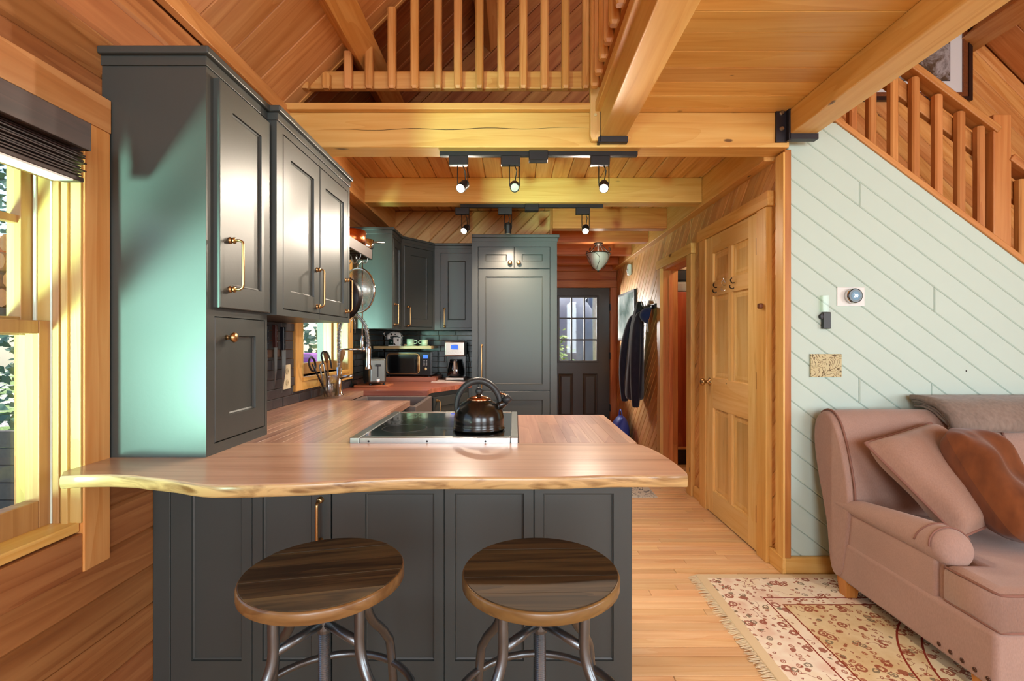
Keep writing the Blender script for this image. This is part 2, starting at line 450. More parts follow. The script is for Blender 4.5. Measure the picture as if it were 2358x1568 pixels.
# beams
def beam(label, mat, x0, x1, y0, y1, z0, z1, group=None):
    return tag(bx('ceiling_beam', mat, None, x0, x1, y0, y1, z0, z1, .006), label, 'beam', group)
bA = beam('long heavy pine crossbeam with a check crack under the loft railing', BEAM(), XL, 1.47, 2.60, 2.74, 2.303, ZD)
crack = MB(); rnd = random.Random(5); pts = []
for i in range(34):
    x = -1.05 + i * .045; pts.append((x, 2.395 + .004 * math.sin(i * .7) + .0007 * i * .5))
up = [(V((x, 2.5985, z + .0016 * math.sin(math.pi * i / 33)))) for i, (x, z) in enumerate(pts)]
dn = [(V((x, 2.5985, z - .0018 * math.sin(math.pi * i / 33)))) for i, (x, z) in enumerate(pts)]
n = len(pts); crack.add(up + dn + [q + V((0, .01, 0)) for q in up + dn], [(i, i + 1, n + i + 1, n + i) for i in range(n - 1)] + [(2 * n + i, 3 * n + i, 3 * n + i + 1, 2 * n + i + 1) for i in range(n - 1)])
crack.build('check_crack', plain('crack_dark', (46, 26, 12), .9), bA)
beam('pine crossbeam carrying the second track light', BEAM(), XL, 1.404, 3.64, 3.76, 2.303, ZD)
for i, y0 in enumerate((4.475, 5.10, 5.84, 6.55)):
    beam(['first reddish joist over the entry hall beyond the tall pantry door', 'hall joist that carries the bowl ceiling lamp', 'hall joist just behind the bowl ceiling lamp', 'hall joist nearest the black entry door'][i], REDW(), .35, 1.404, y0, y0 + .12, 2.303, ZD, 'hall ceiling joists')
bB = beam('pine beam beside the hanging loft balusters, held in a black seat', BEAM('y'), .452, .592, -1.5, 2.6, 2.347, ZD)
bC = beam('pine beam with a large knot, bolted over the pale green wall', BEAM('y'), 1.453, 1.595, -1.5, 2.6, 2.361, ZD)
beam('pine ledger running along the top of the diagonal-board wall', HONEY('y'), 1.404, 1.50, 2.74, YH, 2.28, ZD)
beam('pine ledger on the left wall above the pot rack', PINE('y'), XL, -1.12, 2.74, YK, 2.29, ZD)

# steel beam hangers
def hanger(label, x0, x1, z0, side):
    t = thing('beam_hanger', label, 'bracket', (x0, 2.6, z0), group='black steel beam hangers')
    bx('seat_plate', BRACKET, t, x0 - .006, x1 + .006, 2.56, 2.6, z0 - .03, z0 + .001, .002)
    if side:
        bx('side_flange', BRACKET, t, x0 - .062, x0 + .003, 2.588, 2.602, z0 - .034, z0 + .16, .002)
        bx('side_web', BRACKET, t, x0 - .009, x0 + .002, 2.56, 2.6, z0 - .034, z0 + .16, .002)
        for zz in (.035, .118):
            MB().lathe([(.0, 0), (.013, 0), (.013, .007), (.009, .012), (.0, .012)], seg=10, M=frame((x0 - .032, 2.59, z0 + zz), (1, 0, 0), (0, -1, 0))).build('bolt', STEEL, t)
    else:
        bx('side_web', BRACKET, t, x0 - .012, x0 + .002, 2.56, 2.602, z0 - .034, z0 + .13, .002)
    return t
hanger('black steel seat bracket under the beam beside the loft newel', .452, .592, 2.347, False)
hanger('black steel hanger with two bolts at the beam over the pale green wall', 1.453, 1.595, 2.361, True)

# loft gable wall
wg = struct('wall_loft', 'diagonal knotty pine board wall at the back of the loft and stairs')
MB().prism([(-1.3, 2.5), (4.5, 2.5), (4.5, 2.6), (1.617, 5.45), (-1.3, 2.56)], 0, .1).build('wall_core', SHADED_LOFTW(), wg, frame((0, YU + .12, 0), (1, 0, 0), (0, -1, 0)))
bx('wall_core', SHADED_LOFTW(), wg, 1.6, 4.5, YU + .02, YU + .12, 0, 2.55)
boards('wall_board', SHADED_LOFTW(), wg, [[(XL, YU, 2.53), (1.617, YU, 2.53), (1.617, YU, 5.36)]], (0, YU + .02, 0), (1, 0, 1), (0, -1, 0), .105, .02, .02, .002, .006, jit=.001)
boards('wall_board', PINE(), wg, [[(1.617, YU, 1.0), (4.47, YU, 1.0), (4.47, YU, 2.5), (1.617, YU, 5.36)]], (0, YU + .02, 0), (1, 0, -1), (0, -1, 0), .105, .02, .02, .002, .006, jit=.001)
Mr = frame((4.47, YU, 2.51), (-1, 0, 1), (0, -1, 0))
tag(MB().box(-.2, 4.0, -.10, 0, 0, .02).build('trim_2', PINE(), None, Mr, bevel=.003), 'pine rake board along the right roof slope', kind='structure')

# pale green stair wall
ws = struct('wall_stair', 'pale green painted diagonal board wall under the staircase')
ztop = lambda x: 2.46 - .752 * (x - 1.769)
gp = [(1.495, 0), (4.4, 0), (4.4, ztop(4.4)), (1.769, 2.46), (1.495, 2.50)]
MB().prism([(a, b) for a, b in gp], 0, .06).build('wall_core', GREENW, ws, frame((0, YG + .08, 0), (1, 0, 0), (0, -1, 0)))
Ug = V((1, 0, -.752)).normalized(); zc = Ug.x
Og = V((1.489, YG + .02, 1.7657)); Mi = frame(Og, Ug, (0, -1, 0)).inverted()
def vcut(px, py):                                            # vertical butt joint through a photo point of the wall
    a, b = Mi @ V((((px - PX) / F * YG), YG, 0)), Mi @ V((((px - PX) / F * YG), YG, 3))
    nrm = V((b.y - a.y, -(b.x - a.x))).normalized(); c = nrm.x * a.x + nrm.y * a.y
    q = Mi @ P(px, py, YG); return math.floor(q.y / (.1346 * zc)), (nrm.x, nrm.y, c)
cuts = {}
for px, py in ((1980, 457), (2152, 700), (1979, 905), (2146, 897)):
    kk, cu = vcut(px, py); cuts.setdefault(kk, []).append(cu)
boards('wall_board', GREENW, ws, [[(a, YG, b) for a, b in gp]], Og, Ug, (0, -1, 0), .1346 * zc, .02, 0, .001, .0045, cuts)
bx('baseboard_stair', HONEY(), None, 1.46, 3.6, YG - .022, YG + .002, 0, .095, .005)['kind'] = 'structure'
bx('trim_3', wood('trim_brown', (196, 128, 62), (176, 104, 44), (146, 80, 30), 'z', knots=.4), None, 1.462, 1.496, YG - .03, YG + .06, .09, 2.303, .003)['kind'] = 'structure'
bx('trim_4', HONEY('z'), None, 1.452, 1.464, YG - .03, YG + .05, .09, 2.29, .003)['kind'] = 'structure'

# kitchen right-hand wall, diagonal boards
DW = (4.065, 4.80, 0, 1.98)
wr = struct('wall_right', 'honey pine diagonal board wall with a panel door and a closet doorway')
mb = MB()
for r in minus((2.70, 7.1, 0, 2.5), [DW]): mb.box(XR + .02, XR + .13, r[0], r[1], r[2], r[3])
mb.build('wall_core', HONEY('z'), wr)
rg = lambda a, b, c, d: [(XR, a, c), (XR, b, c), (XR, b, d), (XR, a, d)]
boards('wall_board', KNOTTY(), wr, [rg(2.66, 4.065, .09, 2.30), rg(4.065, 4.80, 1.98, 2.30), rg(4.80, YH, 0, 2.30)], (XR + .02, 0, 0), (0, -1, 1), (-1, 0, 0), .096, .02, .02, .0015, .005, jit=.001)
for a, b in ((2.63, 2.776), (3.785, 3.95)):
    o = bx('baseboard_right', HONEY('y'), None, XR - .02, XR + .001, a, b, 0, .095, .005); o['kind'] = 'structure'

# kitchen back wall
wb = struct('wall_back', 'diagonal board wall behind the corner cabinets')
bx('wall_core', LOGW(), wb, XL - .1, .345, YK + .02, YK + .12, 0, 2.5)
boards('wall_board', KNOTTY(), wb, [[(XL, YK, 1.8), (.345, YK, 1.8), (.345, YK, ZD), (XL, YK, ZD)]], (0, YK + .02, 0), (1, 0, 1), (0, -1, 0), .105, .02, .03, .002, .006)
bx('trim_5', REDW('z'), None, .33, .352, YK - .02, YK + .1, 1.8, ZD, .003)['kind'] = 'structure'
bx('wall_hall', REDW('y'), None, .30, .352, YK + .06, YH, 0, 2.5)['kind'] = 'structure'

# entry wall
we = struct('wall_entry', 'reddish horizontal board wall around the black entry door')
DO = (.565, 1.375, 0, 2.03)
mb = MB()
for r in minus((.3, 1.6, 0, 2.5), [DO]): mb.box(r[0], r[1], YH + .02, YH + .14, r[2], r[3])
mb.build('wall_core', REDW(), we)
z = 2.03
while z < 2.49:
    MB().prism([(.35, z), (1.47, z), (1.47, min(z + .12, ZD)), (.35, min(z + .12, ZD))], 0, .02, .006).build('wall_board', REDW(), we, frame((0, YH + .02, 0), (1, 0, 0), (0, -1, 0))); z += .12
bx('trim_6', REDW(), None, .45, 1.47, YH - .02, YH + .002, 2.03, 2.125, .004)['kind'] = 'structure'
bx('trim_7', REDW('z'), None, 1.375, 1.47, YH - .02, YH + .002, 0, 2.03, .004)['kind'] = 'structure'
bx('trim_8', REDW('z'), None, .47, .565, YH - .02, YH + .002, 0, 2.03, .004)['kind'] = 'structure'

# great-room walls behind and beside the viewer, with window openings
wo = struct('wall_south', 'great-room end wall with three tall windows')
mb = MB()
for r in minus((-1.4, 4.6, 0, 5.5), [(-1.05, .85, .8, 2.7), (1.95, 3.85, .8, 2.7), (.6, 2.6, 3.35, 4.45)]): mb.box(r[0], r[1], -4.1, -4.0, r[2], r[3])
mb.build('wall_core', ORANGE(), wo)
for a, b, c, d in ((-1.05, .85, .8, 2.7), (1.95, 3.85, .8, 2.7), (.6, 2.6, 3.35, 4.45)):
    m2 = MB(); m2.box(a - .1, b + .1, -4.0, -3.98, d, d + .1).box(a - .1, b + .1, -4.0, -3.98, c - .1, c).box(a - .1, a, -4.0, -3.98, c, d).box(b, b + .1, -4.0, -3.98, c, d)
    m2.build('window_casing', HONEY(), wo)
we2 = struct('wall_east', 'great-room wall beyond the sofa with a window')
mb = MB()
for r in minus((-4.1, 3.75, 0, 2.6), [(-1.4, .2, .9, 2.2)]): mb.box(4.47, 4.6, r[0], r[1], r[2], r[3])
mb.build('wall_core', ORANGE('y'), we2)
m2 = MB(); m2.box(4.45, 4.47, -1.5, .3, 2.2, 2.3).box(4.45, 4.47, -1.5, .3, .8, .9).box(4.45, 4.47, -1.5, -1.4, .9, 2.2).box(4.45, 4.47, .2, .3, .9, 2.2)
m2.build('window_casing', HONEY('y'), we2)

# ------------------------------------------------------------------ windows and doors
JAMB = wood('window_pine', (206, 174, 104), (192, 154, 82), (166, 124, 58), 'y', knots=.3, var=.06)
SASH = wood('sash_pine', (190, 148, 92), (170, 126, 72), (142, 98, 52), 'y', knots=.2, var=.06)
VINYL = plain('white_vinyl', (214, 222, 208), .4)
def flat(name, mat, par, Mf, u0, u1, v0, v1, n0, n1, bevel=.002): return bx(name, mat, par, u0, u1, v0, v1, n0, n1, bevel, M=Mf)
w1 = struct('window_1', 'double-hung pine window with a dark wooden blind on the left wall')
Mf = frame((XL, 0, 0), (0, 1, 0), (1, 0, 0))      # u=depth, v=z, n into the room
d0, d1, z0, z1 = WIN1
flat('casing', PINE('y'), w1, Mf, d1 + .006, 1.4526, .62, z1, -.002, .03, .004)
flat('casing', PINE('y'), w1, Mf, d0 - .095, d0 - .006, .62, z1, -.002, .03, .004)
flat('head_casing', ORANGE('x'), w1, Mf, d0 - .12, 1.4535, z1, 1.985, -.002, .031, .002)
flat('apron', LOGW('x'), w1, Mf, d0 - .095, d1 + .006, .62, z0 - .03, -.002, .026, .003)
flat('stool', HONEY('x'), w1, Mf, d0 - .1, d1 + .004, z0 - .025, z0 + .002, -.12, .02, .004)
flat('jamb', JAMB, w1, Mf, d1 - .001, d1 + .02, z0, z1, -.155, .026)
flat('jamb_stop', JAMB, w1, Mf, d1 - .009, d1, z0, z1, -.022, -.004); flat('jamb_stop', SASH, w1, Mf, d1 - .007, d1, z0, z1, -.048, -.03)
flat('jamb_track', VINYL, w1, Mf, d1 - .006, d1, z0, z1, -.056, -.050); flat('jamb_track', VINYL, w1, Mf, d1 - .007, d1, z0, z1, -.103, -.094)
flat('jamb', JAMB, w1, Mf, d0 - .02, d0 + .001, z0, z1, -.155, .026)
flat('head_jamb', SASH, w1, Mf, d0, d1, z1 - .02, z1, -.155, .026); flat('head_light_block', SASH, w1, Mf, d0, d1, 1.712, z1, -.05, -.012)  # second panel is added, unseen, to block light above the blind
def sash(par, u0, u1, v0, v1, n, fw, bw, mat=SASH, munt=()):
    s = MB()
    for a, b, c, d in ((u0, u0 + fw, v0, v1), (u1 - fw, u1, v0, v1), (u0 + fw, u1 - fw, v1 - fw, v1), (u0 + fw, u1 - fw, v0, v0 + bw)):
        s.box(a, b, c, d, n - .02, n + .02)
    o = s.build('sash', mat, par, Mf, bevel=.003)
    g = MB().box(u0 + fw - .004, u1 - fw + .004, v0 + bw - .004, v1 - fw + .004, n - .003, n + .003).build('pane', GLASS, o, Mf)
    for (vv) in munt: MB().box(u0 + fw, u1 - fw, vv - .01, vv + .01, n - .012, n + .012).build('muntin', mat, o, Mf)
    return o
ZM = 1.325
sash(w1, d0, d1 - .001, z0, ZM, -.075, .036, .075)
sash(w1, d0, d1 - .001, ZM - .04, z1 - .02, -.125, .036, .05, munt=(1.60,))
# window over the sink
w2 = struct('window_2', 'pine window over the farmhouse sink')
d0, d1, z0, z1 = WIN2
flat('casing', HONEY('y'), w2, Mf, 2.70, d0 + .002, .985, 2.08, -.002, .022, .003)
flat('casing', HONEY('y'), w2, Mf, d1 - .002, 3.655, .985, 2.08, -.002, .022, .003)
flat('head_casing', HONEY('x'), w2, Mf, 2.70, 3.655, z1, 2.09, -.002, .024, .003)
flat('apron', HONEY('x'), w2, Mf, d0, d1, .985, z0 - .02, -.002, .02, .003)
flat('stool', HONEY('x'), w2, Mf, d0, d1, z0 - .022, z0, -.14, .03, .003)
for a, b, n0, n1 in ((d1 - .02, d1, -.15, .02), (d1 - .05, d1 - .02, -.15, -.05), (d0, d0 + .018, -.15, .02)):
    flat('jamb', JAMB, w2, Mf, a, b, z0, z1, n0, n1)
flat('head_jamb', JAMB, w2, Mf, d0, d1, z1 - .02, z1, -.15, .02)
sash(w2, d0 + .02, d1 - .03, z0, 1.99, -.1, .045, .07)

# black entry door with nine lights
DBLK = plain('dark_door_paint', (58, 52, 46), .38)
dr = struct('door_1', 'dark painted entry door with nine glass lights')
Me = frame((0, YH + .03, 0), (1, 0, 0), (0, -1, 0))
gx0, gx1, gz0, gz1 = .637, 1.194, .97, 1.90
mb = MB()
for r in minus((.567, 1.373, .01, 2.028), [(gx0, gx1, gz0, gz1)]): mb.box(r[0], r[1], r[2], r[3], -.045, 0)
mb.build('door_leaf', DBLK, dr, Me)
mb = MB()
for a, b, c, d in ((gx0 - .02, gx0 + .012, gz0 - .02, gz1 + .02), (gx1 - .012, gx1 + .02, gz0 - .02, gz1 + .02), (gx0, gx1, gz0 - .02, gz0 + .012), (gx0, gx1, gz1 - .012, gz1 + .02)): mb.box(a, b, c, d, -.01, .012)
mb.build('glazing_bead', DBLK, dr, Me, bevel=.003)
for i in range(3):
    for j in range(3):
        a = gx0 + (gx1 - gx0) * i / 3; b = gz0 + (gz1 - gz0) * j / 3
        MB().box(a + .004, a + (gx1 - gx0) / 3 - .004, b + .004, b + (gz1 - gz0) / 3 - .004, -.026, -.02).build('pane', GLASS, dr, Me)
for i in (1, 2):
    a = gx0 + (gx1 - gx0) * i / 3; MB().box(a - .011, a + .011, gz0, gz1, -.03, .004).build('muntin', DBLK, dr, Me)
    b = gz0 + (gz1 - gz0) * i / 3; MB().box(gx0, gx1, b - .011, b + .011, -.03, .003).build('muntin', DBLK, dr, Me)
def raised(name, mat, par, Mp, u0, u1, v0, v1, dep=.008, m=.025):
    b = MB(); r = [(0, .0), (.006, dep), (m, dep * .2), (m + .018, dep)]
    rings = [[V((u0 + i, v0 + i, n)), V((u1 - i, v0 + i, n)), V((u1 - i, v1 - i, n)), V((u0 + i, v1 - i, n))] for i, n in r]
    return b.rings(rings, True, (False, True)).build(name, mat, par, Mp)
for a, b in ((.635, .845), (.985, 1.195)): raised('door_panel', DBLK, dr, Me, a, b, .17, .79)
for zz in (1.75, 1.05, .3): bx('hinge', BLACKM, dr, 1.371, 1.379, YH - .024, YH + .035, zz - .05, zz + .05)

# honey pine six-panel door in the right wall
d2 = struct('door_2', 'honey pine six-panel door with brass knob')
Md = frame((XR - .0135, 0, 0), (0, -1, 0), (-1, 0, 0))     # u = -depth
ua, ub = -3.66, -2.892
rails = [(.01, .175), (.78, .998), (1.593, 1.695), (1.903, 2.03)]
cols = [(ua + .115, ua + .37), (ua + .42, ub - .115)]
pz = [(.175, .78), (.998, 1.593), (1.695, 1.903)]
def part(name, a, b, c, d, axis): return bx(name, DOORW(axis), d2, a, b, c, d, -.012, .012, .0015, M=Md)
part('stile', ua, ua + .115, .01, 2.03, 'y'); part('stile', ub - .115, ub, .01, 2.03, 'y')
for c, d in rails: part('rail', ua + .115, ub - .115, c, d, 'x')
for c, d in pz: part('mullion', cols[0][1], cols[1][0], c, d, 'y')
for a, b in cols:
    for c, d in pz:
        bx('panel_backing', DOORW('y'), d2, a - .002, b + .002, c - .002, d + .002, -.012, -.004, M=Md)
        raised('door_panel', DOORW('y'), d2, Md, a, b, c, d, -.004, .022)
def casing3(st, ya, yb, zt, mat, wdt, over):
    for a, b in ((ya - wdt, ya), (yb, yb + wdt)): bx('casing', mat('z'), st, XR - .036, XR + .003, a, b, 0, zt, .004)
    bx('head_casing', mat('y'), st, XR - .042, XR + .003, ya - wdt - over, yb + wdt + over, zt, zt + .085, .004)
casing3(d2, 2.888, 3.665, 2.034, HONEY, .112, .03)
for zz in (1.83, 1.03, .235):
    bx('hinge', plain('old_brass', (150, 124, 84), .35, metal=.9), d2, XR - .032, XR - .01, 2.886, 2.902, zz - .05, zz + .05, .001)
kb = MB().lathe([(0, 0), (.03, 0), (.03, .006), (.012, .012), (.011, .035), (.022, .042), (.028, .052), (.026, .064), (.012, .072), (0, .073)], seg=18, M=frame((XR - .024, 3.60, .965), (0, -1, 0), (-1, 0, 0))).build('door_knob', BRASS, d2, smooth=True)
bx('strike_knob', plain('dark_wood_peg', (116, 66, 34), .4), d2, XR - .062, XR - .034, 2.80, 2.83, 1.455, 1.485, .008)
# closet doorway
d3 = struct('door_3', 'open cased doorway into a closet')
casing3(d3, DW[0], DW[1], DW[3], HONEY, .105, .02)
bx('jamb', REDW('z'), d3, XR - .005, XR + .14, DW[1] - .002, DW[1] + .02, 0, DW[3]); bx('jamb', HONEY('z'), d3, XR - .005, XR + .14, DW[0] - .02, DW[0] + .002, 0, DW[3])
bx('door_stop', REDW('z'), d3, XR + .05, XR + .09, DW[1] - .014, DW[1], 0, DW[3], .002)
bx('head_jamb', REDW('y'), d3, XR - .005, XR + .14, DW[0], DW[1], DW[3] - .02, DW[3] + .002)
cl = struct('wall_closet', 'plain closet walls seen through the doorway')
bx('closet_back', ORANGE('y'), cl, 2.55, 2.65, 3.76, 6.2, 0, 2.5); bx('closet_end', ORANGE(), cl, 1.6, 2.65, 6.1, 6.2, 0, 2.5); bx('closet_top', ORANGE(), cl, 1.5, 2.65, 3.76, 6.2, 2.4, 2.5)
bx('closet_floor', FLOORW(), cl, 1.47, 2.65, 3.76, 6.2, -.1, 0.0)
# ------------------------------------------------------------------ kitchen cabinets
def shaker(par, Mf, o, i, t=.02, rec=.009, n0=0.0, name='door', mat=None, rim=True):
    mat = mat or PAINT
    (u0, u1, v0, v1), (a, b, c, d) = o, i; e = .0022; k = .007
    rc = lambda x0, x1, y0, y1, n: [V((x0, y0, n0 + n)), V((x1, y0, n0 + n)), V((x1, y1, n0 + n)), V((x0, y1, n0 + n))]
    rs = [rc(u0, u1, v0, v1, 0), rc(u0, u1, v0, v1, t - e), rc(u0 + e, u1 - e, v0 + e, v1 - e, t), rc(a, b, c, d, t), rc(a + .0015, b - .0015, c + .0015, d - .0015, t - rec)]
    dr = MB().rings(rs, True, (True, False)).build(name, mat, par, Mf)
    MB().rings([rc(a - .001, b + .001, c - .001, d + .001, t - rec - .006), rc(a - .001, b + .001, c - .001, d + .001, t - rec)], True).build('panel', mat, dr, Mf)
    if rim:                                        # small moulding round the panel
        rs = [rc(a, b, c, d, t - rec), rc(a + .002, b - .002, c + .002, d - .002, t - rec + .004), rc(a + k, b - k, c + k, d - k, t - rec + .001)]
        MB().rings(rs, True, (False, False)).build('panel_bead', mat, dr, Mf)
    return dr
def pull(par, Mf, u, v, L, n0, out=.034, r=.0044):
    pts = [(u, v - L / 2, n0), (u, v - L / 2, n0 + out * .75), (u, v - L / 2 + .005, n0 + out * .95), (u, v - L / 2 + .014, n0 + out), (u, v + L / 2 - .014, n0 + out), (u, v + L / 2 - .005, n0 + out * .95), (u, v + L / 2, n0 + out * .75), (u, v + L / 2, n0)]
    b = MB().tube(pts, r, 8)
    for s in (-1, 1):
        b.lathe([(0, 0), (.011, 0), (.011, .004), (.008, .006), (.008, .011), (.010, .013), (.010, .017), (.006, .019), (0, .019)], seg=12, M=Mx.Translation((u, v + s * L / 2, n0 - .001)))
    return b.build('handle', BRASS, par, Mf, smooth=True)
def knob(par, Mf, u, v, n0, r=.015):
    return MB().lathe([(0, 0), (.009, 0), (.007, .008), (.006, .014), (r * .8, .018), (r, .024), (r * .85, .031), (r * .4, .034), (0, .0345)], seg=16, M=Mx.Translation((u, v, n0 - .001))).build('knob', BRASS, par, Mf, smooth=True)
def faced(par, Mf, reg, doors, depth=.02):
    """face frame round inset doors, leaving a real gap"""
    mb = MB(); g = .0028
    for r in minus(reg, [(a - g, b + g, c - g, d + g) for a, b, c, d in doors]): mb.box(r[0], r[1], r[2], r[3], -depth, 0)
    return mb.build('face_frame', PAINT, par, Mf)
def inset_door(par, Mf, o, i, **kw): return shaker(par, Mf, o, i, t=.02, rec=.011, n0=-.0195, **kw)
def crown(par, boxes, z0, z1):
    """two stepped mouldings round a list of (x0,x1,y0,y1) cabinet tops"""
    for x0, x1, y0, y1, sx, sy in boxes:
        bx('crown', PAINT, par, x0, x1 + .006 * sx, y0 - .006 * sy, y1, z0, z0 + (z1 - z0) * .55, .002)
        bx('crown', PAINT, par, x0, x1 + .02 * sx, y0 - .02 * sy, y1, z0 + (z1 - z0) * .55, z1, .005, bseg=3)

# tall cabinet standing on the slab
FX = frame((-.924, 0, 0), (0, 1, 0), (1, 0, 0))
t = thing('tall_cabinet', 'tall charcoal cabinet standing on the live-edge slab by the window', 'cabinet', (-1.08, 1.64, .92))
bx('body', PAINT, t, XL, -.944, 1.457, 1.815, .919, 2.10); faced(t, FX, (1.457, 1.815, .919, 2.10), [(1.500, 1.797, .955, 1.342)])
crown(t, [(XL, -.926, 1.457, 1.815, 1, 1)], 2.092, 2.144)
a = shaker(t, FX, (1.492, 1.80, 1.372, 2.075), (1.560, 1.738, 1.445, 2.0)); pull(a, FX, 1.545, 1.51, .155, .02, .042)
a = inset_door(t, FX, (1.500, 1.797, .955, 1.342), (1.575, 1.735, 1.03, 1.285)); knob(a, FX, 1.56, 1.28, .0005, .017)
# wall cabinet beside it
FX2 = frame((-.888, 0, 0), (0, 1, 0), (1, 0, 0))
t = thing('wall_cabinet', 'charcoal two-door wall cabinet hung over the left counter', 'cabinet', (-1.06, 2.2, 1.365))
bx('body', PAINT, t, XL, -.908, 1.8155, 2.617, 1.365, 2.10); faced(t, FX2, (1.8155, 2.617, 1.365, 2.10), [(1.866, 2.215, 1.392, 2.06), (2.222, 2.588, 1.392, 2.06)])
crown(t, [(XL, -.888, 1.817, 2.617, 1, .8)], 2.092, 2.144)
for a0, a1 in ((1.866, 2.215), (2.222, 2.588)):
    a = inset_door(t, FX2, (a0, a1, 1.392, 2.06), (a0 + .062, a1 - .062, 1.462, 1.985)); pull(a, FX2, a1 - .032, 1.505, .165, .0005)
# narrow wall cabinet beyond the sink window
FX3 = frame((-.92, 0, 0), (0, 1, 0), (1, 0, 0))
t = thing('wall_cabinet', 'narrow charcoal wall cabinet between the sink window and the corner', 'cabinet', (-1.08, 3.8, 1.36))
bx('body', PAINT, t, XL, -.94, 3.656, 3.962, 1.36, 2.08); faced(t, FX3, (3.656, 3.962, 1.36, 2.08), [(3.69, 3.94, 1.385, 2.05)])
a = inset_door(t, FX3, (3.69, 3.94, 1.385, 2.05), (3.745, 3.885, 1.44, 1.99)); pull(a, FX3, 3.715, 1.47, .155, .0005)
crown(t, [(XL, -.922, 3.655, 3.962, 1, 1)], 2.072, 2.12)
# diagonal corner cabinet
Ud = V((.22, .30, 0)).normalized(); Nd = V((Ud.y, -Ud.x, 0)); FD = frame((-.92, 3.96, 0), Ud, Nd)
def cornerpoly(g): 
    n = Nd * g
    return [(XL, 3.963), (-.92 + n.x, 3.963 + n.y * .5), (-.70 + n.x * .6, 4.26 + n.y), (-.70 + n.x * .2, YK), (XL, YK)]
t = thing('corner_cabinet', 'diagonal charcoal corner wall cabinet over the microwave', 'cabinet', (-1.0, 4.3, 1.36))
MB().prism(cornerpoly(-.02), 1.36, 2.08).build('body', PAINT, t); faced(t, FD, (0, .372, 1.36, 2.08), [(.03, .342, 1.385, 2.045)])
MB().prism(cornerpoly(.006), 2.072, 2.10).build('crown', PAINT, t); MB().prism(cornerpoly(.02), 2.10, 2.12).build('crown', PAINT, t, bevel=.004)
a = inset_door(t, FD, (.03, .342, 1.385, 2.045), (.095, .285, 1.45, 1.98)); pull(a, FD, .062, 1.47, .155, .0005)
# wall cabinet over the coffee maker
FB = frame((0, 4.26, 0), (1, 0, 0), (0, -1, 0))
t = thing('wall_cabinet', 'narrow charcoal wall cabinet above the coffee maker', 'cabinet', (-.52, 4.42, 1.36))
bx('body', PAINT, t, -.70, -.351, 4.28, YK, 1.36, 2.08); faced(t, FB, (-.70, -.351, 1.36, 2.08), [(-.645, -.37, 1.38, 2.035)])
a = inset_door(t, FB, (-.645, -.37, 1.38, 2.035), (-.585, -.43, 1.45, 1.965)); pull(a, FB, -.612, 1.47, .155, .0005)
crown(t, [(-.70, -.351, 4.262, YK, 0, 1)], 2.072, 2.12)
# tall pantry / fridge front
FP = frame((0, 3.98, 0), (1, 0, 0), (0, -1, 0))
t = thing('pantry_cabinet', 'tall charcoal panelled fridge cabinet with two small top doors', 'cabinet', (0, 4.28, 0))
bx('body', PAINT, t, -.349, .347, 4.0, YK, 0, 2.10); faced(t, FP, (-.349, .347, 0, 2.10), [(-.298, -.005, 1.860, 2.034), (-.001, .289, 1.860, 2.034), (-.298, .289, .862, 1.853), (-.298, .289, .30, .855)])
crown(t, [(-.349, .347, 3.982, YK, 1, 1)], 2.078, 2.136)
for s, (a0, a1) in enumerate(((-.298, -.005), (-.001, .289))):
    a = inset_door(t, FP, (a0, a1, 1.860, 2.034), (a0 + .06, a1 - .06, 1.918, 1.975)); knob(a, FP, (a1 - .033) if s == 0 else (a0 + .033), 1.905, .0005, .018)
a = inset_door(t, FP, (-.298, .289, .862, 1.853), (-.238, .229, .912, 1.793))
pl = pull(a, FP, -.268, 1.045, .37, .0005, .04, .006)
inset_door(t, FP, (-.298, .289, .30, .855), (-.238, .229, .36, .785), name='drawer')

# base cabinets and peninsula
t = thing('base_cabinet', 'charcoal base cabinet under the left worktop', 'cabinet', (-.93, 2.3, 0))
bx('body', PAINT, t, XL, -.635, 2.252, 2.838, .09, .887, .002); bx('toe_kick', PAINT, t, XL, -.70, 2.252, 2.838, 0, .09)
FS = frame((-.635, 0, 0), (0, 1, 0), (1, 0, 0))
a = shaker(t, FS, (2.30, 2.81, .12, .86), (2.36, 2.75, .18, .80), t=.02); pull(a, FS, 2.77, .72, .155, .02)
t = thing('sink_cabinet', 'charcoal base cabinet under the farmhouse sink', 'cabinet', (-.93, 3.1, 0))
bx('body', PAINT, t, XL, -.635, 2.84, 3.40, .09, .66, .002); bx('toe_kick', PAINT, t, XL, -.70, 2.84, 3.40, 0, .09)
for a0, a1, h in ((2.86, 3.11, 3.08), (3.12, 3.38, 3.15)):
    a = shaker(t, FS, (a0, a1, .12, .64), (a0 + .05, a1 - .05, .18, .58), t=.02); pull(a, FS, h, .53, .13, .02)
t = thing('corner_base_cabinet', 'charcoal diagonal base cabinet beside the farmhouse sink', 'cabinet', (-.9, 4.0, 0))
MB().prism([(XL, 3.40), (-.63, 3.40), (-.63, 3.57), (-.375, 3.985), (-.351, 3.985), (-.351, YK), (XL, YK)], .09, .887).build('body', PAINT, t)
MB().prism([(XL, 3.45), (-.70, 3.45), (-.70, 3.62), (-.42, 4.05), (-.36, YK), (XL, YK)], 0, .09).build('toe_kick', PAINT, t)
Uc = V((.255, .415, 0)).normalized(); Nc = V((Uc.y, -Uc.x, 0)); FC = frame((-.63, 3.57, 0), Uc, Nc)
a = shaker(t, FC, (.03, .455, .12, .85), (.10, .385, .19, .78), t=.02); pull(a, FC, .065, .745, .155, .02)
FC2 = frame((-.63, 0, 0), (0, 1, 0), (1, 0, 0)); pull(t, FC2, 3.47, .77, .13, 0.0)

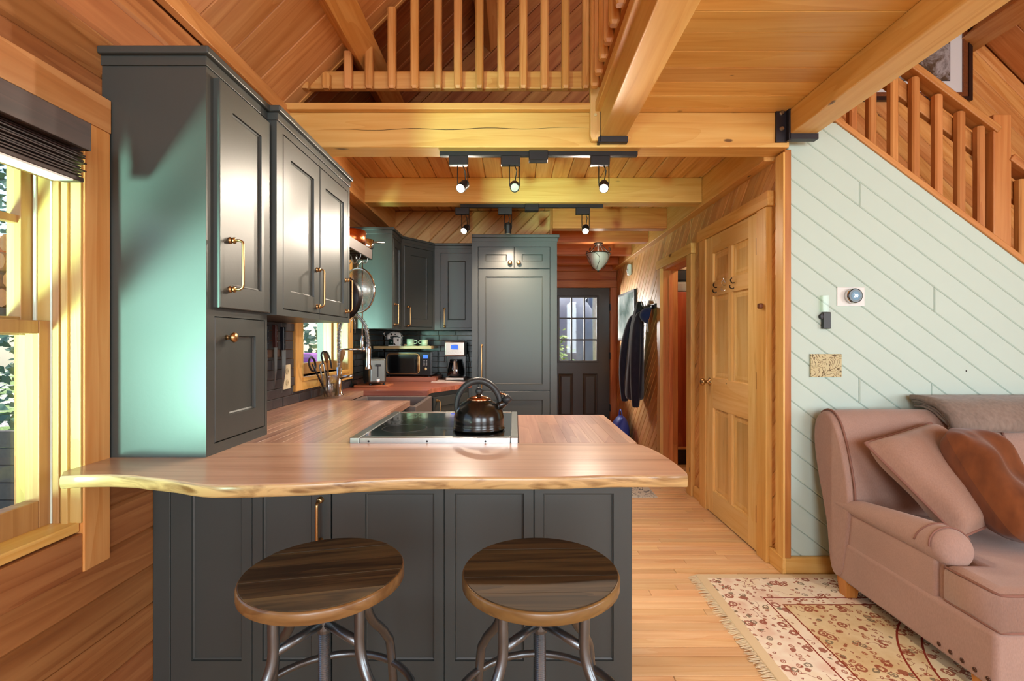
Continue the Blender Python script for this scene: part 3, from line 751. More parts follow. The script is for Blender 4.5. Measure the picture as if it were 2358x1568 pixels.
FF = frame((0, 1.66, 0), (1, 0, 0), (0, -1, 0)); pu = lambda x: (x - PX) / 674.7
t = thing('peninsula_cabinet', 'dark charcoal panelled peninsula base behind the bar stools', 'cabinet', (-.4, 1.95, 0))
bx('body', PAINT, t, XL + .001, .395, 1.68, 2.25, .09, .887, .002); bx('toe_kick', PAINT, t, XL + .001, .37, 1.72, 2.20, 0, .09)
bx('corner_stile', PAINT, t, XL + .002, pu(391), 1.66, 1.69, .03, .887, .0015)
secs = [(392, 579, 440, 556), (580, 761, 604, 718), (764, 1022, 841, 1000), (1023, 1229, 1047, 1206), (1230, 1455, 1252, 1413)]
for i, (o0, o1, i0, i1) in enumerate(secs):
    a = shaker(t, FF, (pu(o0), pu(o1), .03, .887), (pu(i0), pu(i1), .175, .748), t=.02, rec=.011, n0=-.02, name='front_panel')
    if i == 1: pull(a, FF, pu(739), .657, .14, 0.0, .036, .0055)
bx('end_panel', PAINT, t, .393, .402, 1.664, 2.25, .03, .887, .001)

# ------------------------------------------------------------------ worktops
def staves(name, label, rects, w=.042, z0=.887, z1=.92, seed=1, mat=None):
    rn = random.Random(seed); xs = [r[0] for r in rects]; t = thing(name, label, 'worktop', (sum(r[0] + r[1] for r in rects) / (2 * len(rects)), rects[0][2], z0))
    for (x0, x1, y0, y1) in rects:
        x = x0
        while x < x1 - 1e-6:
            xb = min(x + w, x1); y = y0
            if x1 - xb < w * .35: xb = x1
            while y < y1 - 1e-6:
                yb = y + rn.uniform(.35, .8)
                if y1 - yb < .15: yb = y1
                bx('stave', (mat or BLOCK)('y'), t, x, xb, y, yb, z0, z1, .0005, bseg=1); y = yb
            x = xb
    return t
staves('butcher_block_worktop', 'walnut butcher-block worktop along the left wall beside the cooktop', [(XL, -1.05, 1.665, 3.38), (-1.05, -.61, 1.665, 2.84), (-.61, -.567, 1.665, 2.29)], seed=4)
staves('butcher_block_worktop', 'walnut butcher-block worktop on the peninsula right of the cooktop', [(.014, .418, 1.665, 2.29)], seed=9)
t = thing('butcher_block_worktop', 'reddish butcher-block corner worktop under the microwave and coffee maker', 'worktop', (-.9, 4.0, .887))
REDBLOCK = lambda a='x': wood('red_block', (188, 122, 96), (162, 94, 70), (126, 66, 48), a, knots=0, var=.35, rough=.28, coat=.3)
boards('stave', REDBLOCK(), t, [[(XL, 3.381, 0), (-.607, 3.381, 0), (-.607, 3.55, 0), (XL, 3.55, 0)], [(XL, 3.55, 0), (-.607, 3.55, 0), (-.351, 3.965, 0), (-.351, YK, 0), (XL, YK, 0)]], (0, 0, .887), (1, 0, 0), (0, 0, 1), .045, .033, 0, .0004, .001)

# live-edge slab
def slabmat():
    m = SLABW().copy(); m.name = 'live_edge_slab'; nt = m.node_tree; b = nt.nodes['Principled BSDF']
    src = b.inputs['Base Color'].links[0].from_socket
    ge = nt.nodes.new('ShaderNodeNewGeometry'); sp = nt.nodes.new('ShaderNodeSeparateXYZ'); nt.links.new(ge.outputs['Normal'], sp.inputs[0])
    mr = nt.nodes.new('ShaderNodeMapRange'); mr.inputs[1].default_value = .35; mr.inputs[2].default_value = .8; mr.inputs[3].default_value = 1; mr.inputs[4].default_value = 0
    nt.links.new(sp.outputs[2], mr.inputs[0])
    no = nt.nodes.new('ShaderNodeTexNoise'); no.inputs['Scale'].default_value = 9; no.inputs['Detail'].default_value = 4; no.inputs['Distortion'].default_value = 1.5
    tc = nt.nodes.new('ShaderNodeTexCoord'); mp = nt.nodes.new('ShaderNodeMapping'); mp.inputs['Scale'].default_value = (.7, 1, 4); nt.links.new(tc.outputs['Object'], mp.inputs[0]); nt.links.new(mp.outputs[0], no.inputs['Vector'])
    rp = nt.nodes.new('ShaderNodeValToRGB'); e = rp.color_ramp.elements; e[0].position = .32; e[0].color = srgb(128, 92, 52); e[1].position = .56; e[1].color = srgb(200, 164, 110); nt.links.new(no.outputs['Fac'], rp.inputs[0])
    mx = nt.nodes.new('ShaderNodeMix'); mx.data_type = 'RGBA'; nt.links.new(mr.outputs[0], mx.inputs[0]); nt.links.new(src, mx.inputs[6]); nt.links.new(rp.outputs[0], mx.inputs[7]); nt.links.new(mx.outputs[2], b.inputs['Base Color'])
    return m
front = [(137, 1097), (180, 1094), (250, 1093), (310, 1095), (337, 1099), (370, 1102), (405, 1106), (440, 1112), (466, 1115), (495, 1116.5), (524, 1116.5), (560, 1116), (592, 1115), (650, 1113.5), (711, 1111), (770, 1108), (826, 1104), (897, 1101), (941, 1099), (1010, 1098), (1094, 1098), (1190, 1098.5), (1286, 1098), (1345, 1096), (1400, 1094), (1490, 1093.5), (1584, 1093.5)]
pt = lambda x, y: (((x - PX) / F) * (.35 * F / (y - PY)), .35 * F / (y - PY))
ol = [pt(*q) for q in front] + [pt(1583, 1088), pt(1571, 1077), pt(1557, 1066), pt(1540, 1054), pt(1520, 1042), pt(1500, 1032), pt(1482, 1025), pt(1464, 1021)] + [(.418, 1.6635), (-1.2355, 1.6635), (-1.2355, 1.4535), (-1.2055, 1.4535), (-1.2055, 1.30)]
nf = len(front) + 8
n = len(ol); cxy = V((-.3, 1.5))
def off(g, live):
    r = []
    for i, q in enumerate(ol):
        if i < nf:
            a, b = V(ol[i - 1]), V(ol[(i + 1) % n]); e = (b - a).normalized(); nr = V((-e.y, e.x)); r.append((q[0] + nr.x * g, q[1] + nr.y * g))
        else: r.append(q)
    return r
lv = [(.009, .8855), (.003, .8875), (.0008, .893), (0, .902), (.0, .913), (.0015, .9182), (.0045, .920)]
rings = [[V((q[0], q[1], z)) for q in off(g, 1)] for g, z in lv]
o = MB().rings(rings).build('live_edge_slab', slabmat(), None, smooth=False)
tag(o, 'long live-edge walnut slab forming the breakfast bar', 'countertop')
for p_ in o.data.polygons: p_.use_smooth = abs(p_.normal.z) < .9

# backsplash tiles
TILE = plain('slate_tile', (62, 58, 60), .42, noise=.35, nscale=14, bump=.25)
TILEG = plain('dark_green_tile', (34, 42, 36), .26, noise=.4, nscale=16, bump=.3)
def tiles(par, Mf, regs, mat, th=.05, tw=(.09, .2), seed=2):
    rn = random.Random(seed)
    for (u0, u1, v0, v1) in regs:
        v = v0
        while v < v1 - .004:
            vb = min(v + th, v1); u = u0 - rn.random() * .1
            while u < u1:
                ub = u + rn.uniform(*tw); a, b = max(u, u0), min(ub, u1)
                if b - a > .01: MB().prism([(a + .0012, v + .0012), (b - .0012, v + .0012), (b - .0012, vb - .0012), (a + .0012, vb - .0012)], 0, rn.uniform(.007, .014), .0015).build('tile', mat, par, Mf)
                u = ub
            v = vb
bs = struct('wall_backsplash_left', 'stacked dark slate tile backsplash on the left wall')
ML = frame((XL + .0005, 0, 0), (0, 1, 0), (1, 0, 0)); MBk = frame((0, YK - .0005, 0), (1, 0, 0), (0, -1, 0))
tiles(bs, ML, [(1.815, 2.70, .92, 1.365), (2.70, 3.655, .92, .985)], TILE)
bs = struct('wall_backsplash_corner', 'dark green stacked tile backsplash in the far corner')
tiles(bs, ML, [(3.655, YK, .92, 1.36)], TILEG, seed=5)
tiles(bs, MBk, [(XL + .015, -.351, .92, 1.36)], TILEG, tw=(.12, .26), seed=6)

# cooktop
t = thing('cooktop', 'black glass cooktop in a steel frame set into the peninsula', 'cooktop', (-.277, 1.95, .92))
mb = MB(); X0, X1, Y0, Y1 = -.565, .012, 1.664, 2.275
for a, b, c, d in ((X0, X0 + .034, Y0, Y1), (X1 - .026, X1, Y0, Y1), (X0 + .034, X1 - .026, Y0, Y0 + .032), (X0 + .034, X1 - .026, Y1 - .016, Y1)): mb.box(a, b, c, d, .912, .938)
mb.build('frame', STEEL, t, bevel=.003)
GLB = plain('black_glass', (10, 10, 12), .03, spec=.8, coat=1.0)
bx('glass_top', GLB, t, X0 + .03, X1 - .022, Y0 + .028, Y1 - .012, .905, .9355)
ELEM = plain('burner_mark', (70, 70, 72), .2)
for cx, cy, r in ((-.42, 1.86, .085), (-.40, 2.12, .07), (-.14, 2.12, .075), (-.14, 1.86, .07)):
    n = 40; mb = MB(); ring = lambda rr, z: [V((cx + rr * math.cos(2 * math.pi * k / n), cy + rr * math.sin(2 * math.pi * k / n), z)) for k in range(n)]
    mb.rings([ring(r, .9353), ring(r, .9358), ring(r - .0018, .9358), ring(r - .0018, .9353)], True, (False, False)).build('burner_ring', ELEM, t)
for x in (-.50, -.30, -.10): MB().lathe([(0, 0), (.004, 0), (.003, .002), (0, .002)], seg=8, M=frame((x, Y0 + .0005, .925), (1, 0, 0), (0, -1, 0))).build('screw', BLACKM, t)

# kettle
KB = plain('black_enamel', (18, 17, 14), .2, spec=.5, coat=.25)
KG = plain('black_grip', (38, 40, 42), .45)
COP = plain('copper_tint', (196, 140, 104), .18, metal=1.0)
kx, ky, kz = -.134, 1.832, .9355
t = thing('kettle', 'black whistling kettle with a looped handle on the cooktop', 'kettle', (kx, ky, kz))
MB().lathe([(0, 0), (.088, 0), (.097, .004), (.098, .010), (.0935, .014), (.0955, .019), (.0935, .024), (.0945, .030), (.0935, .05), (.089, .068), (.079, .086), (.064, .100), (.048, .110), (.047, .112), (0, .112)], (kx, ky, kz), 40).build('body', KB, t, smooth=True)
MB().lathe([(0, .106), (.046, .110), (.044, .116), (.030, .124), (.012, .128), (.008, .134), (0, .134)], (kx, ky, kz), 30).build('lid', COP, t, smooth=True)
MB().ball((kx, ky, kz + .144), .0145, 14).build('lid_knob', KG, t, smooth=True)
arc = []
for i in range(25):
    a = math.pi * (1.13 - 1.26 * i / 24); rx, rz = .083, .098
    arc.append((kx + rx * math.cos(a) - .002, ky, kz + .085 + rz * math.sin(a)))
rr = [.0075 + .0055 * math.sin(math.pi * i / 24) for i in range(25)]
MB().tube(arc, rr, 12).build('handle', KG, t, smooth=True)
MB().tube([(kx + .058, ky, kz + .075), (kx + .085, ky, kz + .094), (kx + .103, ky, kz + .110)], [.019, .016, .013], 14).build('spout', KB, t, smooth=True)
MB().tube([(kx + .095, ky, kz + .104), (kx + .116, ky, kz + .123)], [.0165, .015], 14).build('whistle_cap', KG, t, smooth=True)
MB().tube([(kx + .078, ky, kz + .135), (kx + .095, ky, kz + .132), (kx + .113, ky, kz + .121)], .004, 8).build('trigger', COP, t, smooth=True)

# farmhouse sink
SINKM = plain('stone_composite', (112, 100, 94), .4, noise=.1)
t = thing('farmhouse_sink', 'grey-brown apron-front farmhouse sink under the window', 'sink', (-.83, 3.11, .66))
rc = lambda x0, x1, y0, y1, z: [V((x0, y0, z)), V((x1, y0, z)), V((x1, y1, z)), V((x0, y1, z))]
MB().rings([rc(-1.05, -.575, 2.842, 3.379, .655), rc(-1.05, -.575, 2.842, 3.379, .886), rc(-1.02, -.60, 2.872, 3.35, .886), rc(-1.00, -.62, 2.89, 3.33, .69)], True, (True, True)).build('basin', SINKM, t, bevel=.008, bseg=3)
MB().lathe([(0, 0), (.04, 0), (.038, .004), (0, .004)], (-.81, 3.11, .69), 20).build('drain', STEEL, t)

# spring faucet
t = thing('spring_faucet', 'tall chrome spring pull-down faucet behind the sink', 'faucet', (-1.125, 3.12, .92))
fx, fy = -1.125, 3.12
MB().lathe([(0, 0), (.028, 0), (.028, .006), (.02, .012), (.018, .10), (.016, .18), (0, .18)], (fx, fy, .919), 18).build('base_column', CHROME, t, smooth=True)
MB().tube([(fx, fy, 1.09), (fx, fy, 1.19), (fx + .006, fy, 1.205), (fx + .03, fy, 1.213), (fx + .155, fy, 1.213)], .0065, 10).build('support_arm', CHROME, t, smooth=True)
MB().tube([(fx + .012, fy - .012, 1.035), (fx + .05, fy - .03, 1.04), (fx + .10, fy - .05, 1.048)], [.012, .009, .010], 10).build('lever', CHROME, t, smooth=True)
path = [(fx, fy, 1.09)]
ctr = [(fx, fy, 1.09), (fx, fy, 1.20), (fx, fy, 1.32), (fx + .02, fy, 1.40), (fx + .07, fy, 1.437), (fx + .125, fy, 1.425), (fx + .165, fy, 1.37), (fx + .183, fy, 1.30), (fx + .188, fy, 1.235)]
def crom(ps, m=12):
    ps = [V(p) for p in ps]; out = []
    for i in range(len(ps) - 1):
        p0, p1, p2, p3 = ps[max(i - 1, 0)], ps[i], ps[i + 1], ps[min(i + 2, len(ps) - 1)]
        for k in range(m):
            s = k / m; out.append(.5 * ((2 * p1) + (p2 - p0) * s + (2 * p0 - 5 * p1 + 4 * p2 - p3) * s * s + (3 * p1 - p0 - 3 * p2 + p3) * s ** 3))
    return out + [ps[-1]]
cp = crom(ctr, 10); MB().tube(cp, .006, 8).build('hose', plain('grey_hose', (120, 122, 122), .4), t, smooth=True)
L = [0]
for i in range(1, len(cp)): L.append(L[-1] + (cp[i] - cp[i - 1]).length)
hel = []; turns = int(L[-1] / .0088); N_ = turns * 9
for i in range(N_ + 1):
    s = L[-1] * i / N_; j = max(k for k in range(len(L)) if L[k] <= s + 1e-9); j = min(j, len(cp) - 2); f = (s - L[j]) / max(L[j + 1] - L[j], 1e-9)
    c = cp[j].lerp(cp[j + 1], f); tg = (cp[j + 1] - cp[j]).normalized(); b = V((0, 1, 0)); nn = b.cross(tg); a = 2 * math.pi * turns * i / N_
    hel.append(c + (nn * math.cos(a) + b * math.sin(a)) * .0128)
MB().tube(hel, .0021, 5).build('spring', CHROME, t, smooth=True)
MB().lathe([(0, 0), (.021, 0), (.022, .006), (.016, .03), (.015, .10), (.017, .135), (.012, .15), (0, .15)], (fx + .189, fy, 1.085), 18).build('spray_head', CHROME, t, smooth=True)
MB().tube([(fx + .155, fy, 1.213), (fx + .17, fy, 1.213)], .013, 12).build('docking_ring', CHROME, t, smooth=True)
# ------------------------------------------------------------------ railings
def baluster(par, x, y, z0, z1, w=.042, mat=None, cut=None):
    b = MB(); h = w / 2; c = .008
    oct_ = lambda k, z, s=1: [V((x + sx, y + sy, z)) for sx, sy in ((-h * s + k, -h * s), (h * s - k, -h * s), (h * s, -h * s + k), (h * s, h * s - k), (h * s - k, h * s), (-h * s + k, h * s), (-h * s, h * s - k), (-h * s, -h * s + k))]
    b.rings([oct_(.006, z0, .72), oct_(c, z0 + .014), oct_(c, z1)])
    return b.build('baluster', mat or PINE('z'), par)
t = thing('loft_railing', 'pine loft railing with square balusters above the crossbeam', 'railing', (-.4, 2.62, 2.53))
for x in (707, 755, 805, 853, 905, 957, 1010, 1056, 1105, 1155, 1205, 1253, 1301, 1348):
    X = (x - PX) / F * 2.62; top = min(3.56, X + 3.746 - .05)
    baluster(t, X, 2.60, 2.612, max(top, 2.66))
bx('bottom_rail', PINE(), t, -1.15, .40, 2.622, 2.66, 2.628, 2.725, .008)
bx('top_rail', PINE(), t, -.32, .40, 2.622, 2.66, 3.40, 3.50, .008)
for k in range(14): baluster(t, .405, 2.47 - k * .121, 2.555, 3.56)
bx('side_bottom_rail', PINE('y'), t, .43, .455, .85, 2.56, 2.60, 2.69, .006); bx('side_top_rail', PINE('y'), t, .43, .46, .85, 2.56, 3.40, 3.50, .006)
b = MB(); x, y, h = .425, 2.585, .026
q = lambda s, z: [V((x - h * s, y - h * s, z)), V((x + h * s, y - h * s, z)), V((x + h * s, y + h * s, z)), V((x - h * s, y + h * s, z))]
b.rings([q(.6, 2.325), q(1, 2.345), q(1, 3.6)]).build('corner_newel', HONEY('z'), t, bevel=.004)
MB().lathe([(0, 0), (.0085, 0), (.008, .003), (0, .003)], seg=12, M=frame((.425, 2.559, 2.457), (1, 0, 0), (0, -1, 0))).build('dowel_plug', plain('pale_dowel', (226, 200, 150), .5), t)

# staircase and its railing
STW = lambda a='x': wood('stair_fir', (206, 148, 84), (186, 122, 60), (150, 88, 38), a, knots=.6)
Ys = 2.70; sl = .752; ang = math.atan(sl)
t = thing('stair_railing', 'pine stair railing with newel post above the pale green wall', 'railing', (2.3, Ys, 2.1))
def sloped(name, mat, x0, x1, zofs, y0, y1, hh, par):
    L = (x1 - x0) / math.cos(ang); Mq = frame((x0, 0, ztop(x0) + zofs), (1, 0, -sl), (0, -1, 0))
    return MB().box(0, L, -hh / 2, hh / 2, -y1, -y0).build(name, mat, par, Mq, bevel=.006)
sloped('stair_trim', STW(), 1.70, 4.4, .008, YG - .012, YG + .09, .03, t)
for x in (1910, 1961, 2005, 2055, 2104, 2157, 2208.6, 2254, 2349, 2399):
    X = (x - PX) / F * Ys; o = baluster(t, X, Ys, ztop(X) - .03, ztop(X) + .60 + (0 if x < 2300 else -.12), .044, STW('z'))
sloped('handrail', STW(), 1.62, 2.655, .628, Ys - .045, Ys + .045, .04, t)
sloped('sub_rail', STW(), 1.62, 2.66, .52, Ys + .022, Ys + .055, .085, t)
sloped('handrail', STW(), 2.72, 3.6, .53, Ys - .045, Ys + .045, .04, t)
sloped('sub_rail', STW(), 2.72, 3.6, .42, Ys + .022, Ys + .055, .085, t)
nx = (2294 - PX) / F * Ys
bx('newel_post', STW('z'), t, nx - .05, nx + .05, Ys - .036, Ys + .06, ztop(nx) - .03, H + (PY - 262) / F * (Ys - .04), .006)
t = thing('staircase', 'closed pine staircase rising behind the pale green wall', 'staircase', (2.8, 3.15, 0))
for k in range(9):
    x = 1.80 + k * .25; z = ztop(x + .25) - .10
    bx('tread', STW('y'), t, x - .02, x + .25, 2.745, YU - .005, z - .03, z, .004); bx('riser', STW('y'), t, x + .235, x + .25, 2.745, YU - .005, z - .19, z - .03)

# framed picture on the stair wall
def picmat():
    m = NT('river_photo_print'); v = m.coords((3, 3, 9)); n = m.n('TexNoise', i_Scale=1.6, i_Detail=8.0, i_Roughness=.7, i_Distortion=.5); m.l(v, n.inputs['Vector'])
    m.col(m.ramp(n.outputs['Fac'], [(.3, srgb(24, 20, 18)), (.45, srgb(96, 80, 66)), (.55, srgb(176, 172, 176)), (.7, srgb(60, 52, 44))])); m.set(Roughness=.3); return m.m
t = thing('framed_picture', 'dark-framed river photograph with white mat on the stair wall', 'picture', (2.95, YU, 3.05))
Mp = frame((0, YU - .001, 0), (1, 0, 0), (0, -1, 0)); a, b, c, d = 2.50, 3.382, 3.045, 3.95
DF = plain('dark_frame', (38, 18, 14), .35); GF = plain('carved_gilt', (120, 66, 34), .4, noise=.5, nscale=120, bump=.4)
mb = MB(); mb2 = MB()
for (e, f, g, bb, hh) in ((0, .028, .03, mb, 0), (.028, .062, .022, mb2, 0)):
    for u0, u1, v0, v1 in ((a + e, b - e, c + e, c + f), (a + e, b - e, d - f, d - e), (a + e, a + f, c + f, d - f), (b - f, b - e, c + f, d - f)): bb.box(u0, u1, v0, v1, 0, g)
mb.build('frame', DF, t, Mp); mb2.build('frame_liner', GF, t, Mp)
bx('mat_board', plain('white_mat', (226, 228, 232), .7), t, a + .06, b - .06, c + .06, d - .06, 0, .010, M=Mp)
bx('mat_line', plain('mat_line', (30, 30, 34), .7), t, a + .15, b - .15, c + .15, d - .15, .010, .0108, M=Mp)
bx('print', picmat(), t, a + .155, b - .155, c + .155, d - .155, .0108, .0116, M=Mp)

# ------------------------------------------------------------------ things on the pale green wall
Mg = frame((0, YG - .0005, 0), (1, 0, 0), (0, -1, 0)); gu = lambda x: (x - PX) / F * YG; gv = lambda y: H + (PY - y) / F * YG
t = thing('thermostat', 'round digital thermostat on a white plate on the pale green wall', 'thermostat', (gu(1958), YG, gv(684)))
bx('plate', WHITEP, t, gu(1926.5), gu(1989.5), gv(705), gv(661.5), 0, .005, .002, M=Mg)
Mc = Mg @ Mx.Translation((gu(1960), gv(682), .004))
MB().lathe([(0, 0), (.040, 0), (.041, .004), (.041, .022), (.037, .028), (.033, .029), (0, .029)], seg=32).build('dial', CHROME, t, Mc, smooth=False)
MB().lathe([(0, .0285), (.039, .0285), (.039, .030), (.035, .0315), (0, .0315)], seg=32).build('bezel', plain('dial_black', (14, 14, 16), .15), t, Mc)
MB().lathe([(0, .031), (.0245, .031), (.0245, .0322), (0, .0322)], seg=32).build('screen', emit('screen_blue', (96, 128, 150), .5), t, Mc)
fc = bpy.data.curves.new('readout', 'FONT'); fc.body = '20'; fc.size = .026; fc.align_x = 'CENTER'; fc.align_y = 'CENTER'; fc.extrude = .0004
fo = bpy.data.objects.new('readout_text', fc); COL.objects.link(fo); dg = bpy.context.evaluated_depsgraph_get()
me = bpy.data.meshes.new_from_object(fo.evaluated_get(dg)); bpy.data.objects.remove(fo); me.materials.clear(); me.materials.append(emit('readout_white', (235, 245, 255), 1.2))
fo = bpy.data.objects.new('readout', me); COL.objects.link(fo); place(fo, t, Mc @ Mx.Translation((0, -.001, .0325)))
t = thing('wall_vial', 'small clear glass tube in a black wall holder left of the thermostat', 'wall holder', (gu(1896), YG, gv(757)))
MB().box(gu(1886), gu(1903), gv(718), gv(681), .004, .020).build('tube', glass('clear_vial', (.90, .95, .90), 0, .02), t, Mg)
bx('holder', plain('black_plastic', (22, 22, 20), .35), t, gu(1890), gu(1907), gv(757), gv(719), 0, .024, .003, M=Mg)
MB().lathe([(0, 0), (.016, 0), (.016, .02), (0, .022)], seg=16).build('clip', BLACKM, t, Mg @ Mx.Translation((gu(1891), gv(729), 0)))
def tilemat():
    m = NT('carved_plaque'); v = m.coords((30, 30, 30), rnd=False); nz = m.n('TexNoise', i_Scale=.5, i_Distortion=.8); m.l(v, nz.inputs['Vector'])
    f = m.math('ABSOLUTE', m.math('SUBTRACT', m.math('FRACT', m.math('MULTIPLY', nz.outputs['Fac'], 9.0)), .5))
    g = m.math('LESS_THAN', f, .09); m.col(m.mix(g, srgb(206, 194, 150), srgb(104, 84, 50))); m.set(Roughness=.6); m.bump(m.math('MULTIPLY', f, 2.0), .5, .003); return m.m
tag(bx('carved_plaque', tilemat(), None, gu(1864), gu(1935), gv(868), gv(815), 0, .012, .002, M=Mg), 'small tan plaque with carved swirls on the pale green wall', 'plaque')
t = tag(MB().ball(P(2225, 854, YG), .004, 8).build('wall_nail', plain('nail_black', (20, 20, 20), .4)), 'tiny black nail in the pale green wall above the blanket', 'nail')

# ------------------------------------------------------------------ track lights (lamps carry their own light)
LENS = emit('lamp_lens', (255, 240, 214), 60); LENSOFF = plain('led_lens', (206, 204, 190), .3); 
def head(t, x, y, zt, lit, aim, power):
    """adapter box, stirrup, cylindrical lamp head"""
    bx('adapter', BLACKM, t, x - .075, x + .03, y - .018, y + .018, zt - .052, zt - .002, .003)
    c = V((x, y, zt - .165)); ax = (V(aim) - c).normalized()
    for s in (-1, 1): MB().tube([c + V((s * .028, 0, .115)), c + V((s * .028, 0, .02)), c + V((s * .026, 0, -.0))], .0028, 6).build('stirrup', BLACKM, t, smooth=True)
    MB().tube([c + V((.0, 0, .115)), c + V((.012, 0, .085)), c - ax * .045], .003, 6).build('cable', BLACKM, t, smooth=True)
    Mh = frame(c, ax.orthogonal(), ax)
    h = MB().lathe([(0, -.05), (.014, -.05), (.022, -.044), (.026, -.03), (.026, .034), (.023, .034), (.022, .028), (0, .027)], seg=20).build('lamp_head', BLACKM, t, Mh, smooth=False)
    MB().lathe([(0, .0275), (.0215, .0275), (.0215, .030), (0, .0335)], seg=20).build('lens', LENS if lit else LENSOFF, h, Mh)
    if lit:
        l = light('track_spot', 'SPOT', c + ax * .045, c + ax, power, (1, .85, .68), spot_size=R(150), spot_blend=.7, shadow_soft_size=.025); place(l, t, l.matrix_basis.copy()) if False else None
        l.parent = t; l.matrix_basis = W(t).inverted() @ (Mx.Translation(c + ax * .045) @ (ax.to_track_quat('-Z', 'Y').to_matrix().to_4x4()))
def track(label, y, heads, f):
    t = thing('track_light', label, 'track light', (.13, y, 2.303))
    bx('rail', BLACKM, t, -.41, .672, y - .017, y + .017, 2.279, 2.3035, .002)
    bx('feed_box', BLACKM, t, .078, .182, y - .03, y + .03, 2.252, 2.3035, .003)
    for x, lit, aim, pw in heads: head(t, x, y, 2.281, lit, aim, pw)
track('black track light with three heads under the long crossbeam', 2.67, [(-.285, True, (-.75, 1.5, 1.2), 34), (.0, False, (.02, 1.2, 1.3), 0), (.49, True, (.20, 1.2, 1.0), 46)], 1)
track('black track light with three heads under the second beam', 3.70, [(-.375, True, (-.85, 2.5, 1.2), 46), (-.05, False, (-.05, 3.75, 1.0), 0), (.54, True, (.3, 2.3, 1.0), 46)], 1)
# the middle far head washes the pantry doors
pl = light('track_spot_pantry', 'SPOT', (-.05, 3.70, 2.06), (-.05, 4.25, .6), 62, (1, .76, .56), spot_size=R(125), spot_blend=1.0, shadow_soft_size=.02)
for o_ in list(COL.objects):
    if o_.name.startswith('track_light') and abs(o_.matrix_basis.translation.y - 3.70) < .01:
        m_ = pl.matrix_basis.copy() if pl.parent else Mx.Translation(pl.location) @ pl.rotation_euler.to_matrix().to_4x4()
        pl.parent = o_; pl.matrix_basis = W(o_).inverted() @ m_
# bowl lamp in the hall
HALL_W = 2.5
t = thing('bowl_ceiling_lamp', 'frosted glass bowl lamp with scrolled iron arms in the hall', 'lamp', (.887, 5.16, 2.303))
IRON = plain('bronze_iron', (66, 54, 46), .45, metal=.6); c = V((.887, 5.16, 2.303))
MB().lathe([(0, 0), (.052, 0), (.048, -.012), (.02, -.024), (.009, -.03), (.008, -.10), (0, -.10)], c, 18).build('canopy', IRON, t, smooth=True)
MB().lathe([(0, -.295), (.012, -.29), (.05, -.262), (.09, -.215), (.115, -.165), (.126, -.115), (.13, -.112), (.122, -.112), (.11, -.165), (.085, -.21), (.0, -.28)], c, 28).build('glass_bowl', plain('frosted_glass', (214, 208, 200), .5, Transmission_Weight=.2), t, smooth=True)
MB().tube([c + V((.128 * math.cos(k * math.pi / 16), .128 * math.sin(k * math.pi / 16), -.113)) for k in range(32)], .005, 6, closed=True).build('rim_band', IRON, t, smooth=True)
MB().lathe([(0, -.31), (.008, -.305), (.012, -.295), (.006, -.285), (0, -.285)], c, 12).build('finial', IRON, t, smooth=True)
for k in range(4):
    a = math.pi / 4 + k * math.pi / 2; e = V((math.cos(a), math.sin(a), 0))
    MB().tube(crom([c + e * .02 + V((0, 0, -.03)), c + e * .05 + V((0, 0, -.035)), c + e * .10 + V((0, 0, -.085)), c + e * .135 + V((0, 0, -.105)), c + e * .155 + V((0, 0, -.085)), c + e * .14 + V((0, 0, -.07)), c + e * .13 + V((0, 0, -.085))], 5), .0045, 6).build('scroll_arm', IRON, t, smooth=True)
l_ = light('bowl_lamp_bulb', 'POINT', (.887, 5.16, 2.16), (.887, 5.16, 0), HALL_W, (1, .9, .76), shadow_soft_size=.04); l_.parent = t; l_.matrix_basis = Mx.Translation((0, 0, -.135))
for k in range(6):
    a0 = k * math.pi / 3; pts = []
    for i in range(9):
        s = i / 8; r_ = .126 * math.cos(s * 1.35) ** .7 + .004; a = a0 + .5 * math.sin(s * math.pi); pts.append(c + V((math.cos(a) * r_, math.sin(a) * r_, -.115 - .165 * s ** 1.2)))
    MB().tube(pts, .0022, 5).build('bowl_wire', IRON, t, smooth=True)

